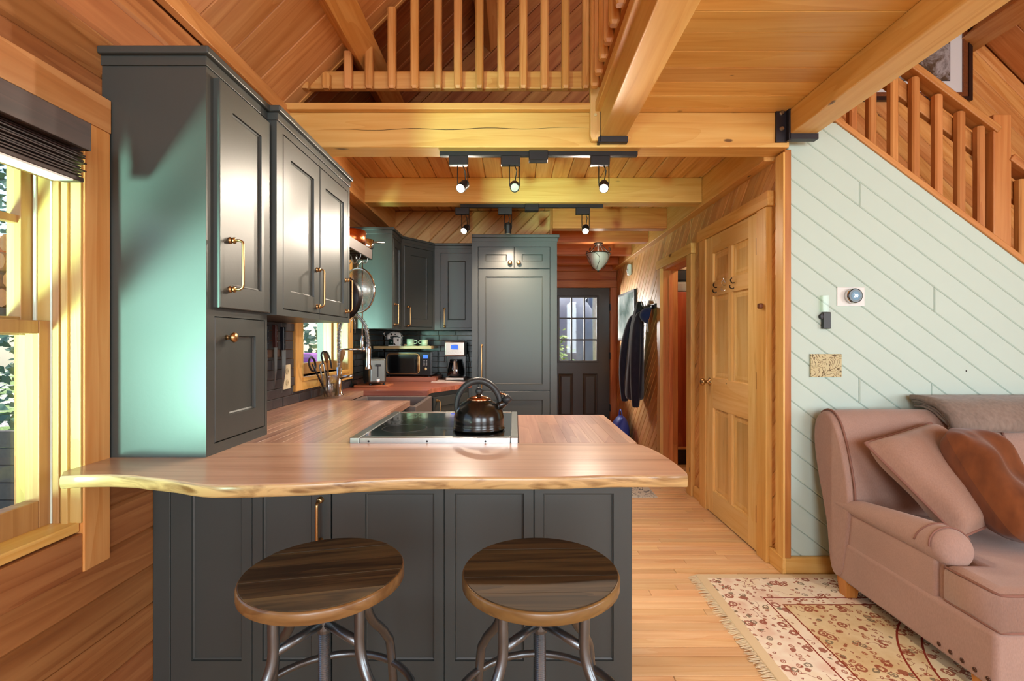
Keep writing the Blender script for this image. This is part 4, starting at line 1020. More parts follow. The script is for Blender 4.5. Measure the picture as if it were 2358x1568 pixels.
# ------------------------------------------------------------------ bar stools
STOOLW = wood('dark_stool', (98, 80, 50), (54, 43, 28), (24, 20, 15), 'x', knots=.8, var=.3, rough=.58, fine=1.6, knotc=(14, 10, 8), sheen=.35)
STOOLE = wood('stool_edge', (140, 108, 62), (108, 78, 40), (72, 50, 26), 'x', knots=.2, var=.1, rough=.35, coat=.2)
def stool(label, loc, rz, zseat, D):
    t = thing('bar_stool', label, 'bar stool', (0, 0, 0), group='industrial bar stools at the peninsula'); r = D / 2
    circ = [(r * math.cos(2 * math.pi * k / 56), r * math.sin(2 * math.pi * k / 56)) for k in range(56)]
    MB().lathe([(0, zseat - .030), (r - .004, zseat - .030), (r + .0015, zseat - .026), (r + .0015, zseat - .006), (r - .0015, zseat - .001), (0, zseat - .001)], seg=56).build('seat_rim', STOOLE, t)
    for p_ in t.children[-1].data.polygons: p_.use_smooth = abs(p_.normal.z) < .95
    pw = D / 5
    for k in range(5):
        a, b = -r + k * pw, -r + (k + 1) * pw
        q = clip(clip([(x * .986, y * .986) for x, y in circ], 0, 1, b - .0005), 0, -1, -a - .0005)
        MB().prism(q, zseat - .004, zseat + .0012 - .0006 * (k % 2), .0012).build('seat_plank', STOOLW, t)
    for k in range(4):
        a = math.pi / 4 + k * math.pi / 2; e = V((math.cos(a), math.sin(a), 0))
        path = crom([e * .122 + V((0, 0, zseat - .03)), e * .122 + V((0, 0, zseat - .08)), e * .123 + V((0, 0, zseat - .14)), e * .141 + V((0, 0, zseat - .185)), e * .183 + V((0, 0, zseat - .24)), e * .205 + V((0, 0, zseat - .32)), e * .232 + V((0, 0, .03)), e * .234 + V((0, 0, .0))], 6)
        lg = MB().tube(path, .0115, 12).build('leg', GUN, t, smooth=True)
        MB().lathe([(0, 0), (.014, 0), (.014, .012), (0, .013)], e * .234, 10).build('foot_cap', BLACKM, lg)
        MB().tube([e * .122 + V((0, 0, zseat - .128)), e * .010 + V((0, 0, zseat - .122))], .0105, 10).build('brace', GUN, t, smooth=True)
    prof = [(0, zseat - .40)]; z = zseat - .40; 
    while z < zseat - .142:
        prof += [(.0135, z), (.0118, z + .0022)]; z += .0044
    MB().lathe(prof + [(.0125, z), (0, z)], seg=16).build('screw_post', GUN, t)
    MB().lathe([(0, zseat - .142), (.0155, zseat - .142), (.0165, zseat - .135), (.0165, zseat - .108), (.014, zseat - .10), (.0135, zseat - .03), (0, zseat - .03)], seg=16).build('hub', GUN, t, smooth=False)
    ring = [(.205 * math.cos(2 * math.pi * k / 40), .205 * math.sin(2 * math.pi * k / 40), zseat - .325) for k in range(40)]
    MB().tube(ring, .009, 10, closed=True).build('foot_ring', GUN, t, smooth=True)
    t.matrix_basis = Mx.Translation(loc) @ Mx.Rotation(rz, 4, 'Z'); return t
stool('round dark plank bar stool beside the brass pull of the peninsula', ((747 - PX) / F * 1.117, 1.117, 0), R(12), .745, .355)
stool('round dark plank bar stool in front of the right peninsula panels', ((1244 - PX) / F * 1.117, 1.117, 0), R(2), .745, .355)

# ------------------------------------------------------------------ small things on the left wall and worktops
t = thing('power_outlet', 'cream double power outlet on the slate backsplash', 'outlet', (XL, 2.60, 1.02))
Mo = frame((XL + .012, 0, 0), (0, 1, 0), (1, 0, 0))
bx('plate', plain('cream_plastic', (226, 212, 178), .4), t, 2.565, 2.645, 1.01, 1.14, 0, .006, .002, M=Mo)
for v in (1.045, 1.105):
    MB().lathe([(0, .0055), (.017, .0055), (.016, .0085), (0, .0085)], seg=20).build('socket', plain('cream_socket', (206, 188, 150), .4), t, Mo @ Mx.Translation((2.605, v, 0)))
    for u in (-.006, .006): bx('slot', BLACKM, t, 2.604 + u, 2.606 + u, v - .005, v + .005, .008, .009, M=Mo)
# knives on a magnetic bar
tag(bx('magnetic_knife_bar', plain('walnut_bar', (84, 56, 38), .45), None, XL + .010, XL + .026, 2.22, 2.56, 1.185, 1.225, .003), 'dark wooden magnetic bar holding the knives on the backsplash', 'knife holder')
def knife(label, d, zt, hl, bl, bw, mat):
    t = thing('kitchen_knife', label, 'knife', (XL + .03, d, zt - hl - bl), group='knives on the magnetic bar'); Mk = frame((XL + .027, 0, 0), (0, 1, 0), (1, 0, 0))
    MB().prism([(d - .012, zt), (d - .013, zt - hl * .5), (d - .010, zt - hl), (d + .010, zt - hl), (d + .013, zt - hl * .5), (d + .012, zt)], 0, .018, .003).build('grip', mat, t, Mk)
    MB().prism(ccw([(d - .011, zt - hl), (d + bw - .011, zt - hl), (d + bw - .014, zt - hl - bl * .55), (d - .009, zt - hl - bl)]), .007, .0095).build('blade', STEEL, t, Mk)
    for k in (.25, .5, .75): MB().lathe([(0, .0175), (.003, .0175), (.003, .019), (0, .019)], seg=8).build('rivet', STEEL, t, Mk @ Mx.Translation((d, zt - hl * k, 0)))
knife('brown-handled kitchen knife on the magnetic bar', 2.44, 1.35, .115, .20, .03, plain('brown_grip', (70, 34, 28), .4))
knife('black-handled chef knife on the magnetic bar beside the outlet', 2.52, 1.34, .12, .22, .042, plain('black_grip2', (26, 26, 34), .35))
knife('dark slim carving knife at the edge of the magnetic bar', 2.35, 1.345, .12, .23, .024, plain('black_grip2', (26, 26, 34), .35))
# utensil jar
ux, uy = -1.125, 2.955
t = thing('utensil_jar', 'glass jar of kitchen utensils beside the faucet', 'jar', (ux, uy, .92))
MB().lathe([(0, 0), (.050, 0), (.055, .006), (.052, .08), (.050, .135), (.052, .14), (.048, .14), (.046, .08), (.048, .01), (0, .01)], (ux, uy, .9195), 26).build('glass_body', glass('jar_glass', (.92, .94, .90), .02, .16), t, smooth=True)
UT = [('wooden_spoon', 'wooden spoon with a flat paddle standing in the utensil jar', (.03, .02, 0), (.075, .02, .27), plain('spoon_wood', (150, 108, 66), .6), 'paddle'),
      ('wooden_spatula', 'wooden spatula leaning left in the utensil jar', (0, .02, 0), (-.01, -.03, .262), plain('spat_wood', (132, 92, 56), .6), 'paddle'),
      ('kitchen_tongs', 'steel kitchen tongs with striped arms in the utensil jar', (-.02, -.02, 0), (-.035, -.06, .19), STEEL, 'tongs'),
      ('slotted_turner', 'black slotted turner with an oval head in the utensil jar', (-.01, .0, 0), (-.05, -.13, .20), plain('black_nylon', (28, 28, 32), .4), 'oval'),
      ('black_ladle', 'black nylon ladle with a hooked handle in the utensil jar', (.01, .0, 0), (-.03, -.05, .25), plain('black_nylon', (28, 28, 32), .4), 'hook')]
for nm, lb, a, b, mt, kind in UT:
    a, b = V((ux, uy, .932)) + V(a), V((ux, uy, .932)) + V(b); o = thing(nm, lb, 'utensil', tuple(a), group='utensils in the glass jar'); ax = (b - a).normalized()
    MB().tube([a, a.lerp(b, .7), b], .0055, 8).build('shaft', mt, o, smooth=True)
    if kind == 'paddle': MB().tube([b - ax * .06, b - ax * .03, b, b + ax * .012], [.007, .013, .016, .008], 10).build('blade', mt, o, smooth=True)
    elif kind == 'oval': 
        rg_ = [b + (V((0, .6, .8)) * math.sin(k * math.pi / 10) * .035 + V((0, -.8, .6)) * math.cos(k * math.pi / 10) * .05) for k in range(20)]; MB().tube(rg_, .006, 7, closed=True).build('blade', mt, o, smooth=True)
    elif kind == 'tongs': MB().tube([a + V((.02, 0, 0)), b + V((.02, .01, 0)), b + V((.01, .005, .012)), b], .004, 7).build('arm', mt, o, smooth=True)
    else: MB().tube(crom([b, b + V((.01, 0, .02)), b + V((.035, 0, .015)), b + V((.05, .01, -.03)), b + V((.055, .02, -.08))], 5), .005, 7).build('hook', mt, o, smooth=True)

# ------------------------------------------------------------------ appliances on the corner worktop
BOARDW = wood('board_wood', (176, 112, 84), (150, 88, 62), (120, 64, 42), 'x', knots=0, rough=.4)
# toaster on a small board
t = tag(bx('serving_board', wood('toaster_board', (196, 132, 84), (168, 104, 60), (128, 76, 42), 'x', knots=.3), None, -1.20, -.95, 3.62, 3.82, .9195, .936, .005, M=Mx.Translation((-1.08, 3.72, 0)) @ Mx.Rotation(R(0), 4, 'Z') @ Mx.Translation((1.08, -3.72, 0))), 'small wooden board under the toaster', 'board')
Mt = Mx.Translation((-1.075, 3.73, .937)) @ Mx.Rotation(R(28), 4, 'Z')
DSTEEL = plain('dark_steel', (112, 116, 112), .3, metal=.85)
t = thing('toaster', 'tall dark steel toaster on a small wooden board', 'toaster', (-1.075, 3.73, .936))
bx('body', DSTEEL, t, -.065, .065, -.12, .12, .012, .20, .02, M=Mt, bseg=4)
for x in (-.025, .025): bx('bread_slot', BLACKM, t, x - .012, x + .012, -.09, .09, .196, .2012, M=Mt)
bx('lever_slot', BLACKM, t, -.004, .004, -.1215, -.1195, .06, .15, M=Mt); bx('lever', BLACKM, t, -.02, .02, -.137, -.119, .14, .155, .003, M=Mt)
MB().lathe([(0, 0), (.014, 0), (.012, .01), (0, .011)], seg=14).build('dial', CHROME, t, Mt @ Mx.Translation((0, -.1195, .035)) @ Mx.Rotation(R(90), 4, 'X'))
for s in (-.05, .05): 
    for y in (-.1, .1): MB().lathe([(0, 0), (.01, 0), (.01, .013), (0, .013)], seg=10).build('foot', BLACKM, t, Mt @ Mx.Translation((s, y, -.001)))
# microwave on a wooden riser
tag(bx('wooden_riser', BOARDW, None, -1.15, -.67, 4.13, 4.50, .9195, .957, .003), 'reddish wooden board under the microwave', 'board')
mx0, mx1, my, mz0, mz1 = -1.125, -.715, 4.20, .965, 1.175
t = thing('microwave', 'black retro microwave with a brass-rimmed door on a wooden board', 'microwave', (-.92, 4.35, .957))
MBL = plain('black_gloss', (16, 17, 18), .2, coat=.4)
bx('body', MBL, t, mx0, mx1, my, 4.52, mz0, mz1, .008, bseg=3)
Mm = frame((0, my, 0), (1, 0, 0), (0, -1, 0))
def rrect(x0, x1, z0, z1, r, n=5):
    out = []
    for cx, cz, a0 in ((x1 - r, z1 - r, 0), (x0 + r, z1 - r, 90), (x0 + r, z0 + r, 180), (x1 - r, z0 + r, 270)):
        for k in range(n + 1): a = R(a0 + 90 * k / n); out.append((cx + r * math.cos(a), cz + r * math.sin(a)))
    return out
rim = rrect(mx0 + .022, mx0 + .305, .985, 1.155, .03)
dr_ = MB().prism(rim, -.004, .006).build('door', GLB, t, Mm); MB().tube([(a, b, .008) for a, b in rim], .005, 8, closed=True).build('door_rim', BRASS, dr_, Mm, smooth=True)
MB().tube([(mx0 + .295, 1.00, .006), (mx0 + .295, 1.00, .02), (mx0 + .295, 1.14, .02), (mx0 + .295, 1.14, .006)], .005, 8).build('handle', BRASS, dr_, Mm, smooth=True)
bx('display', emit('blue_display', (40, 84, 220), 1.6), t, mx0 + .335, mx0 + .375, 1.115, 1.145, 0, .001, M=Mm)
for k in range(5):
    for j in range(2): bx('button', plain('button_grey', (150, 150, 150), .4), t, mx0 + .338 + j * .02, mx0 + .35 + j * .02, 1.05 + k * .011, 1.056 + k * .011, 0, .0012, M=Mm)
MB().lathe([(0, 0), (.012, 0), (.011, .012), (0, .013)], seg=16).build('dial', BRASS, t, Mm @ Mx.Translation((mx0 + .357, 1.025, 0)))
for s in (mx0 + .03, mx1 - .03):
    for y in (my + .03, 4.49): MB().lathe([(0, 0), (.012, 0), (.012, .011), (0, .011)], (s, y, .956), 10).build('foot', BLACKM, t)
# shelf above it
tag(bx('corner_shelf', wood('shelf_ash', (206, 186, 136), (184, 162, 110), (150, 126, 80), 'x', knots=.2), None, -1.222, -.72, 4.20, YK - .014, 1.198, 1.222, .003), 'thin pale wooden shelf above the microwave', 'shelf')
# chrome spotted milk frother / espresso pot, mugs
def spot():
    m = NT('spotted_enamel'); v = m.coords((38, 38, 38), rnd=False); vo = m.n('TexVoronoi', i_Scale=1.0); m.l(v, vo.inputs['Vector']); m.col(m.mix(m.math('LESS_THAN', vo.outputs['Distance'], .33), srgb(222, 222, 216), srgb(24, 26, 24))); m.set(Roughness=.2); return m.m
ex, ey = -1.045, 4.26
t = thing('espresso_pot', 'small black and white spotted espresso machine on the shelf', 'coffee pot', (ex, ey, 1.222))
bx('base', plain('white_enamel', (220, 220, 214), .25), t, ex - .05, ex + .06, ey - .05, ey + .05, 1.2215, 1.232, .004)
bx('column', spot(), t, ex - .01, ex + .055, ey - .04, ey + .04, 1.23, 1.30, .008, bseg=3)
MB().tube(crom([(ex - .05, ey, 1.285), (ex - .055, ey, 1.31), (ex - .02, ey, 1.328), (ex + .03, ey, 1.322), (ex + .052, ey, 1.295)], 6), [.020] * 25, 12).build('head', spot(), t, smooth=True)
MB().tube(crom([(ex - .055, ey, 1.30), (ex - .085, ey, 1.305), (ex - .10, ey, 1.33), (ex - .09, ey, 1.345)], 5), .006, 8).build('handle', CHROME, t, smooth=True)
MB().lathe([(0, 0), (.024, 0), (.026, .045), (.023, .045), (.022, .004), (0, .004)], (ex - .032, ey, 1.231), 18).build('cup_well', plain('dark_green_enamel', (24, 50, 40), .2), t, smooth=True)
MUG = plain('pale_green_ceramic', (176, 190, 158), .3)
def mug(label, x, y, z, r, h, saucer=True, rz=0):
    t = thing('mug', label, 'mug', (x, y, z), group='cups on the corner shelf')
    if saucer: MB().lathe([(0, 0), (.03, 0), (r + .022, .006), (r + .02, .008), (.02, .004), (0, .004)], (x, y, z), 24).build('saucer', MUG, t, smooth=True)
    z += .004 if saucer else 0
    MB().lathe([(0, 0), (r * .8, 0), (r * .92, .006), (r, h * .4), (r, h), (r - .004, h), (r - .005, h * .3), (0, .008)], (x, y, z), 24).build('cup', MUG, t, smooth=True)
    e = V((math.cos(rz), math.sin(rz), 0)); MB().tube(crom([V((x, y, z)) + e * r * .95 + V((0, 0, h * .8)), V((x, y, z)) + e * (r + .022) + V((0, 0, h * .75)), V((x, y, z)) + e * (r + .022) + V((0, 0, h * .4)), V((x, y, z)) + e * r * .95 + V((0, 0, h * .25))], 5), .004, 7).build('handle', MUG, t, smooth=True)
mug('pale green mug with a saucer beside the spotted espresso machine', -.912, 4.26, 1.2215, .033, .058)
mug('pale green cup with a dark band at the end of the shelf', -.79, 4.27, 1.2215, .027, .052, True, R(200))
MB().box(-.965, -.94, 4.24, 4.27, 1.2215, 1.238).build('wooden_block', plain('orange_brown', (150, 96, 66), .7)); tag(bpy.data.objects['wooden_block'], 'small brown block between the espresso machine and the mug', 'block')
# coffee maker on a cloth
tag(bx('tea_towel', plain('white_cloth', (222, 206, 200), .8, noise=.1), None, -.70, -.36, 4.06, 4.42, .9195, .9245, .002), 'folded white cloth under the coffee maker', 'cloth')
cx0, cx1, cy = -.60, -.425, 4.16
t = thing('coffee_maker', 'steel and black drip coffee maker with a glass carafe', 'coffee maker', (-.51, 4.28, .924)); BSTEEL = plain('warm_steel', (176, 166, 156), .3, metal=.8)
bx('base', BSTEEL, t, cx0 + .005, cx1 - .005, cy, cy + .23, .9235, .957, .012, bseg=3)
bx('rear_tower', MBL, t, cx0, cx1, cy + .13, cy + .24, .945, 1.26, .01)
bx('brew_head', BSTEEL, t, cx0, cx1, cy - .002, cy + .24, 1.135, 1.262, .012, bseg=3); bx('lid', MBL, t, cx0 + .004, cx1 - .004, cy + .01, cy + .235, 1.26, 1.272, .005)
Mk = frame((0, cy - .002, 0), (1, 0, 0), (0, -1, 0))
bx('display', emit('blue_display', (40, 84, 220), 1.6), t, -.545, -.485, 1.195, 1.232, 0, .001, M=Mk); bx('display_bezel', WHITEP, t, -.549, -.481, 1.191, 1.236, -.001, .0005, M=Mk)
for k in range(5): MB().lathe([(0, 0), (.005, 0), (.004, .002), (0, .002)], seg=8).build('button', CHROME, t, Mk @ Mx.Translation((-.56 + k * .025, 1.168 - .006 * math.sin(math.pi * k / 4), 0)))
MB().lathe([(0, 0), (.062, 0), (.070, .01), (.070, .06), (.058, .115), (.050, .135), (.047, .135), (.055, .113), (.066, .06), (.066, .012), (0, .006)], (-.512, cy + .075, .957), 26).build('carafe', glass('carafe_glass', (.35, .36, .36), .0, .10), t, smooth=True)
MB().lathe([(0, .133), (.052, .133), (.050, .15), (0, .152)], (-.512, cy + .075, .957), 20).build('carafe_lid', MBL, t)
MB().tube([(-.512, cy + .03, 1.098), (-.512, cy - .018, 1.085), (-.512, cy - .02, .985)], .010, 8).build('carafe_handle', plain('beige_handle', (176, 156, 140), .35), t, smooth=True)

# ------------------------------------------------------------------ pot rack over the sink with hanging things
RX, RY = -1.06, 3.05
RACKM = plain('rack_iron', (70, 56, 50), .5, metal=.4)
t = thing('pot_rack', 'dark iron wall pot rack with hooks over the sink window', 'pot rack', (RX, RY, 1.80))
for a, b, c, d in ((XL + .0, -.935, 2.66, 2.672), (XL + .0, -.935, 3.188, 3.20), (-.947, -.935, 2.66, 3.20), (XL, XL + .012, 2.66, 3.20)): bx('band', RACKM, t, a, b, c, d, 1.80, 1.865, .002)
for k in range(6): bx('grid_bar', RACKM, t, XL, -.94, 2.74 + k * .085, 2.748 + k * .085, 1.815, 1.823)
for x, y in ((-.955, 3.12), (-.955, 2.98), (-1.02, 3.12), (-1.0, 2.85), (-1.06, 3.13)):
    MB().tube(crom([(x, y, 1.83), (x + .012, y, 1.80), (x + .004, y, 1.77), (x - .014, y, 1.768), (x - .018, y, 1.785)], 5), .003, 6).build('hook', STEEL, t, smooth=True)
for y in (2.70, 3.16): MB().tube([(XL + .004, y, 2.12), (-.94, y, 1.86)], .004, 6).build('stay', RACKM, t, smooth=True)
def pot(nm, label, x, y, z, r, h, mat, hx):
    t = thing(nm, label, 'pot', (x, y, z)); MB().lathe([(0, 0), (r * .9, 0), (r, .012), (r * 1.02, h), (r * .99, h), (r * .96, .014), (0, .006)], (x, y, z), 28).build('body', mat, t, smooth=True)
    MB().tube([(x + hx * r, y + .02, z + h * .8), (x + hx * (r + .02), y + .03, z + h * .85), (x + hx * (r + .10), y + .09, z + h * 1.0)], [.006, .006, .009], 8).build('handle', STEEL, t, smooth=True)
pot('copper_pot', 'copper saucepan standing on top of the pot rack', -1.03, 3.02, 1.865, .10, .085, plain('copper', (206, 116, 66), .25, metal=1.0), 0.4)
pot('steel_saucepan', 'small steel saucepan on top of the pot rack', -.965, 3.17, 1.8655, .045, .06, CHROME, .6)
# hanging colander / strainer bowl
t = thing('hanging_strainer', 'big steel strainer bowl hanging from the pot rack', 'strainer', (-1.02, 3.08, 1.40))
Ms = Mx.Translation((-.985, 3.06, 1.585)) @ Mx.Rotation(R(62), 4, 'Z') @ Mx.Rotation(R(88), 4, 'Y')
prof = [(.135 * math.sin(a), -.10 * math.cos(a)) for a in [R(4 + 86 * k / 9) for k in range(10)]]
MESH = NT('strainer_mesh'); 
_c = MESH.coords((260, 260, 260), rnd=False); _n = MESH.n('TexChecker', i_Scale=1.0); MESH.l(_c, _n.inputs['Vector'])
MESH.col(srgb(190, 188, 184)); MESH.set(Metallic=.9, Roughness=.3); MESH.set(Alpha=MESH.math('ADD', .35, MESH.math('MULTIPLY', _n.outputs['Fac'], .4)))
MB().lathe(prof, seg=36, cap=(True, False)).build('bowl', MESH.m, t, Ms, smooth=True)
MB().tube([(.137 * math.cos(2 * math.pi * k / 40), .137 * math.sin(2 * math.pi * k / 40), 0) for k in range(40)], .007, 8, closed=True).build('rim', CHROME, t, Ms, smooth=True)
MB().tube([Ms @ V((-.137, 0, 0)), V((-.99, 3.07, 1.745)), V((-.972, 3.09, 1.775))], .003, 6).build('hanging_loop', CHROME, t, smooth=True)
t = thing('hanging_pan', 'dark round frying pan hanging edge-on below the pot rack', 'pan', (-1.06, 2.86, 1.45))
Ms = Mx.Translation((-1.025, 2.86, 1.52)) @ Mx.Rotation(R(70), 4, 'Z') @ Mx.Rotation(R(90), 4, 'Y')
MB().lathe([(0, 0), (.115, 0), (.13, .03), (.126, .03), (.112, .006), (0, .006)], seg=30).build('pan', BLACKM, t, Ms, smooth=True); MB().tube([V((-1.02, 2.865, 1.63)), V((-1.005, 2.86, 1.70)), V((-1.0, 2.855, 1.785))], .006, 7).build('handle', STEEL, t, smooth=True)
for nm, lb, x, y, z0, kind in (('serving_spoon', 'long steel serving spoon hanging beside the faucet spring', -.98, 3.13, 1.20, 's'), ('serving_fork', 'steel two-tined fork hanging left of the long spoon', -1.04, 3.13, 1.32, 'f')):
    o = thing(nm, lb, 'utensil', (x, y, z0)); MB().tube([(x, y, 1.775), (x, y, z0 + .09)], .0045, 7).build('shaft', CHROME, o, smooth=True)
    if kind == 's': MB().tube([(x, y, z0 + .10), (x, y, z0 + .07), (x, y, z0 + .035), (x, y, z0)], [.005, .011, .012, .005], 10).build('bowl', CHROME, o, smooth=True)
    else:
        for s in (-1, 1): MB().tube([(x, y, z0 + .10), (x + s * .013, y, z0 + .075), (x + s * .014, y, z0)], .003, 6).build('tine', CHROME, o, smooth=True)
    MB().tube([(x, y + .008 * math.cos(k * math.pi / 6), 1.78 + .012 * math.sin(k * math.pi / 6)) for k in range(12)], .0025, 6, closed=True).build('eye', CHROME, o, smooth=True)
# ------------------------------------------------------------------ rug
def rugmat():
    m = NT('persian_rug'); tc = m.n('TexCoord'); sp = m.n('SeparateXYZ'); m.l(tc.outputs['Object'], sp.inputs[0])
    # rug-local metres: distance from the left edge and from the far edge
    dx = m.math('ADD', sp.outputs[0], RW / 2); dy = m.math('SUBTRACT', RL / 2, sp.outputs[1])
    e = m.math('MINIMUM', dx, dy); e = m.math('MINIMUM', e, m.math('MINIMUM', m.math('SUBTRACT', RW, dx), m.math('SUBTRACT', RL, dy)))
    wob = m.n('TexNoise', i_Scale=22.0, i_Detail=1.0); m.l(tc.outputs['Object'], wob.inputs['Vector'])
    e = m.math('ADD', e, m.math('MULTIPLY', m.math('SUBTRACT', wob.outputs['Fac'], .5), .006))
    nb = m.n('TexNoise', i_Scale=7.0, i_Detail=4.0); m.l(tc.outputs['Object'], nb.inputs['Vector'])
    base = m.ramp(nb.outputs['Fac'], [(.35, srgb(234, 208, 186)), (.5, srgb(246, 236, 216)), (.65, srgb(242, 228, 200))])
    field = m.ramp(nb.outputs['Fac'], [(.35, srgb(214, 186, 138)), (.55, srgb(230, 212, 170)), (.7, srgb(238, 224, 190))])
    def ring(a, w): return m.math('LESS_THAN', m.math('ABSOLUTE', m.math('SUBTRACT', e, a)), w)
    c = m.mix(m.math('GREATER_THAN', e, .30), base, field)
    # arch medallion
    mx, my = m.math('SUBTRACT', dx, 1.18), m.math('SUBTRACT', dy, 1.02)
    r = m.math('SQRT', m.math('ADD', m.math('MULTIPLY', m.math('POWER', m.math('ABSOLUTE', mx), 2.0), 1.0), m.math('MULTIPLY', m.math('POWER', m.math('ABSOLUTE', my), 2.0), .85)))
    med = m.math('LESS_THAN', r, .60); c = m.mix(m.math('MULTIPLY', med, m.math('GREATER_THAN', e, .31)), c, srgb(238, 226, 192))
    # flowers: two voronoi layers, rings and dots
    def flowers(c, scale, rad, col, keep):
        v = m.n('TexVoronoi', i_Scale=scale, i_Randomness=.85); wv = m.n('VectorMath', operation='ADD'); sc = m.n('VectorMath', operation='SCALE'); sc.inputs['Scale'].default_value = .018
        n2 = m.n('TexNoise', i_Scale=38.0); m.l(tc.outputs['Object'], n2.inputs['Vector']); m.l(n2.outputs['Color'], sc.inputs[0]); m.l(tc.outputs['Object'], wv.inputs[0]); m.l(sc.outputs[0], wv.inputs[1]); m.l(wv.outputs[0], v.inputs['Vector'])
        s2 = m.n('SeparateColor'); m.l(v.outputs['Color'], s2.inputs[0]); on = m.math('GREATER_THAN', s2.outputs[0], keep)
        f = m.math('LESS_THAN', m.math('ABSOLUTE', m.math('SUBTRACT', v.outputs['Distance'], rad)), rad * .28); f2 = m.math('LESS_THAN', v.outputs['Distance'], rad * .4)
        return m.mix(m.math('MULTIPLY', m.math('MULTIPLY', m.math('MAXIMUM', f, f2), on), .85), c, col)
    c = flowers(c, 15.0, .25, srgb(150, 66, 46), .35); c = flowers(c, 26.0, .24, srgb(168, 92, 64), .4); c = flowers(c, 17.0, .2, srgb(126, 112, 88), .6); c = flowers(c, 31.0, .2, srgb(150, 70, 50), .6)
    # vines
    n3 = m.n('TexNoise', i_Scale=6.5, i_Detail=2.0); m.l(tc.outputs['Object'], n3.inputs['Vector'])
    vine = m.math('LESS_THAN', m.math('ABSOLUTE', m.math('SUBTRACT', m.math('FRACT', m.math('MULTIPLY', n3.outputs['Fac'], 6.0)), .5)), .035)
    gate = m.n('TexNoise', i_Scale=14.0); m.l(tc.outputs['Object'], gate.inputs['Vector'])
    c = m.mix(m.math('MULTIPLY', m.math('MULTIPLY', vine, m.math('GREATER_THAN', gate.outputs['Fac'], .52)), .7), c, srgb(150, 72, 52))
    for a in (.245, .305): c = m.mix(ring(a, .0032), c, srgb(140, 56, 40))
    for a in (.60, .68): c = m.mix(m.math('MULTIPLY', m.math('LESS_THAN', m.math('ABSOLUTE', m.math('SUBTRACT', r, a)), .004), m.math('GREATER_THAN', e, .31)), c, srgb(146, 60, 44))
    c = m.mix(m.math('LESS_THAN', e, .045), c, srgb(226, 206, 168))
    m.col(c); m.set(Roughness=.95, Specular_IOR_Level=.1); n4 = m.n('TexNoise', i_Scale=420.0); m.l(tc.outputs['Object'], n4.inputs['Vector']); m.bump(n4.outputs['Fac'], .5, .003); return m.m
RX0, RX1, RY0, RY1 = .975, 3.35, .50, 2.625; RW, RL = RX1 - RX0, RY1 - RY0
t = thing('persian_rug', 'cream and red floral rug with a fringed edge under the sofa', 'rug', (2.1, 1.6, 0))
bx('rug_pile', rugmat(), t, RX0, RX1, RY0, RY1, .0005, .011, .004)
fr = MB(); rn = random.Random(8)
y = RY0 + .003
while y < RY1 - .003:
    p0 = V((RX0 + .004, y, .006)); e = V((-rn.uniform(.035, .055), rn.uniform(-.016, .016), 0)); 
    fr.tube([p0, p0 + e * .5 + V((0, rn.uniform(-.004, .004), -.001)), p0 + e + V((0, 0, -.0035))], [.0022, .0019, .001], 4); y += .0052
fr.build('fringe', plain('fringe_cotton', (232, 216, 182), .95), t)['kind'] = 'stuff'

# ------------------------------------------------------------------ sofa
def fabric(name, c, c2, sc=260, bump=.35):
    m = NT(name); v = m.coords((sc, sc, sc * .35)); n = m.n('TexNoise', i_Scale=1.0, i_Detail=3.0); m.l(v, n.inputs['Vector'])
    v2 = m.n('Mapping'); v2.inputs['Scale'].default_value = (5, 5, 5); m.l(m.raw, v2.inputs[0]); n2 = m.n('TexNoise', i_Scale=1.0, i_Detail=3.0); m.l(v2.outputs[0], n2.inputs['Vector'])
    m.col(m.mix(m.math('ADD', m.math('MULTIPLY', n.outputs['Fac'], .6), m.math('MULTIPLY', n2.outputs['Fac'], .4)), srgb(*c), srgb(*c2))); m.set(Roughness=.92, Specular_IOR_Level=.15, Sheen_Weight=.25, Sheen_Roughness=.5); m.bump(n.outputs['Fac'], bump, .002); return m.m
SOFA = fabric('dusty_rose_linen', (146, 116, 104), (192, 158, 142)); PIPE = plain('rose_piping', (142, 100, 86), .9)
S = thing('sofa', 'dusty rose roll-arm sofa against the pale green wall', 'sofa', (2.5, 2.15, 0))
sx0, sx1 = 1.60, 3.55
def smoothbox(name, x0, x1, y0, y1, z0, z1, b, par=S, mat=None, crownz=0):
    o = MB().box(x0, x1, y0, y1, z0, z1).build(name, mat or SOFA, par, bevel=b, bseg=4); return o
smoothbox('base', sx0 + .012, sx1, 1.63, 2.45, .086, .285, .02)
for i in range(5): MB().ball((sx0 + .011, 1.655 + i * .048, .118), .0085, 10, (.5, 1, 1)).build('nail_head', plain('antique_nail', (92, 66, 54), .35, metal=.8), S, smooth=True)
# back: leaning profile (y,z) swept along x with a rounded end
prof = [(2.36, .30), (2.335, .42), (2.34, .56), (2.375, .70), (2.41, .80), (2.445, .865), (2.49, .905), (2.54, .915), (2.585, .895), (2.612, .85), (2.62, .76), (2.585, .60), (2.53, .44), (2.49, .30), (2.48, .09), (2.38, .09)]
cy_ = sum(p[0] for p in prof) / len(prof); cz_ = sum(p[1] for p in prof) / len(prof)
rings = []
for x, s in ((sx0 + .004, .90), (sx0 + .006, .955), (sx0 + .022, .985), (sx0 + .05, 1.0), (2.0, 1.005), (2.35, 1.0), (2.42, .992), (2.5, 1.006), (3.0, 1.01), (sx1, 1.0)):
    rings.append([V((x, cy_ + (p[0] - cy_) * s, .09 + (p[1] - .09) * (1 - (1 - s) * .5))) for p in prof])
MB().rings(rings).build('back', SOFA, S, smooth=True, sub=2)
def lift(x, s, g=.003): return [V((x, cy_ + (p[0] - cy_) * s - (g if k < 7 else -g * 0), .09 + (p[1] - .09) * (1 - (1 - s) * .5) + g * .6)) for k, p in enumerate(prof[1:10])]
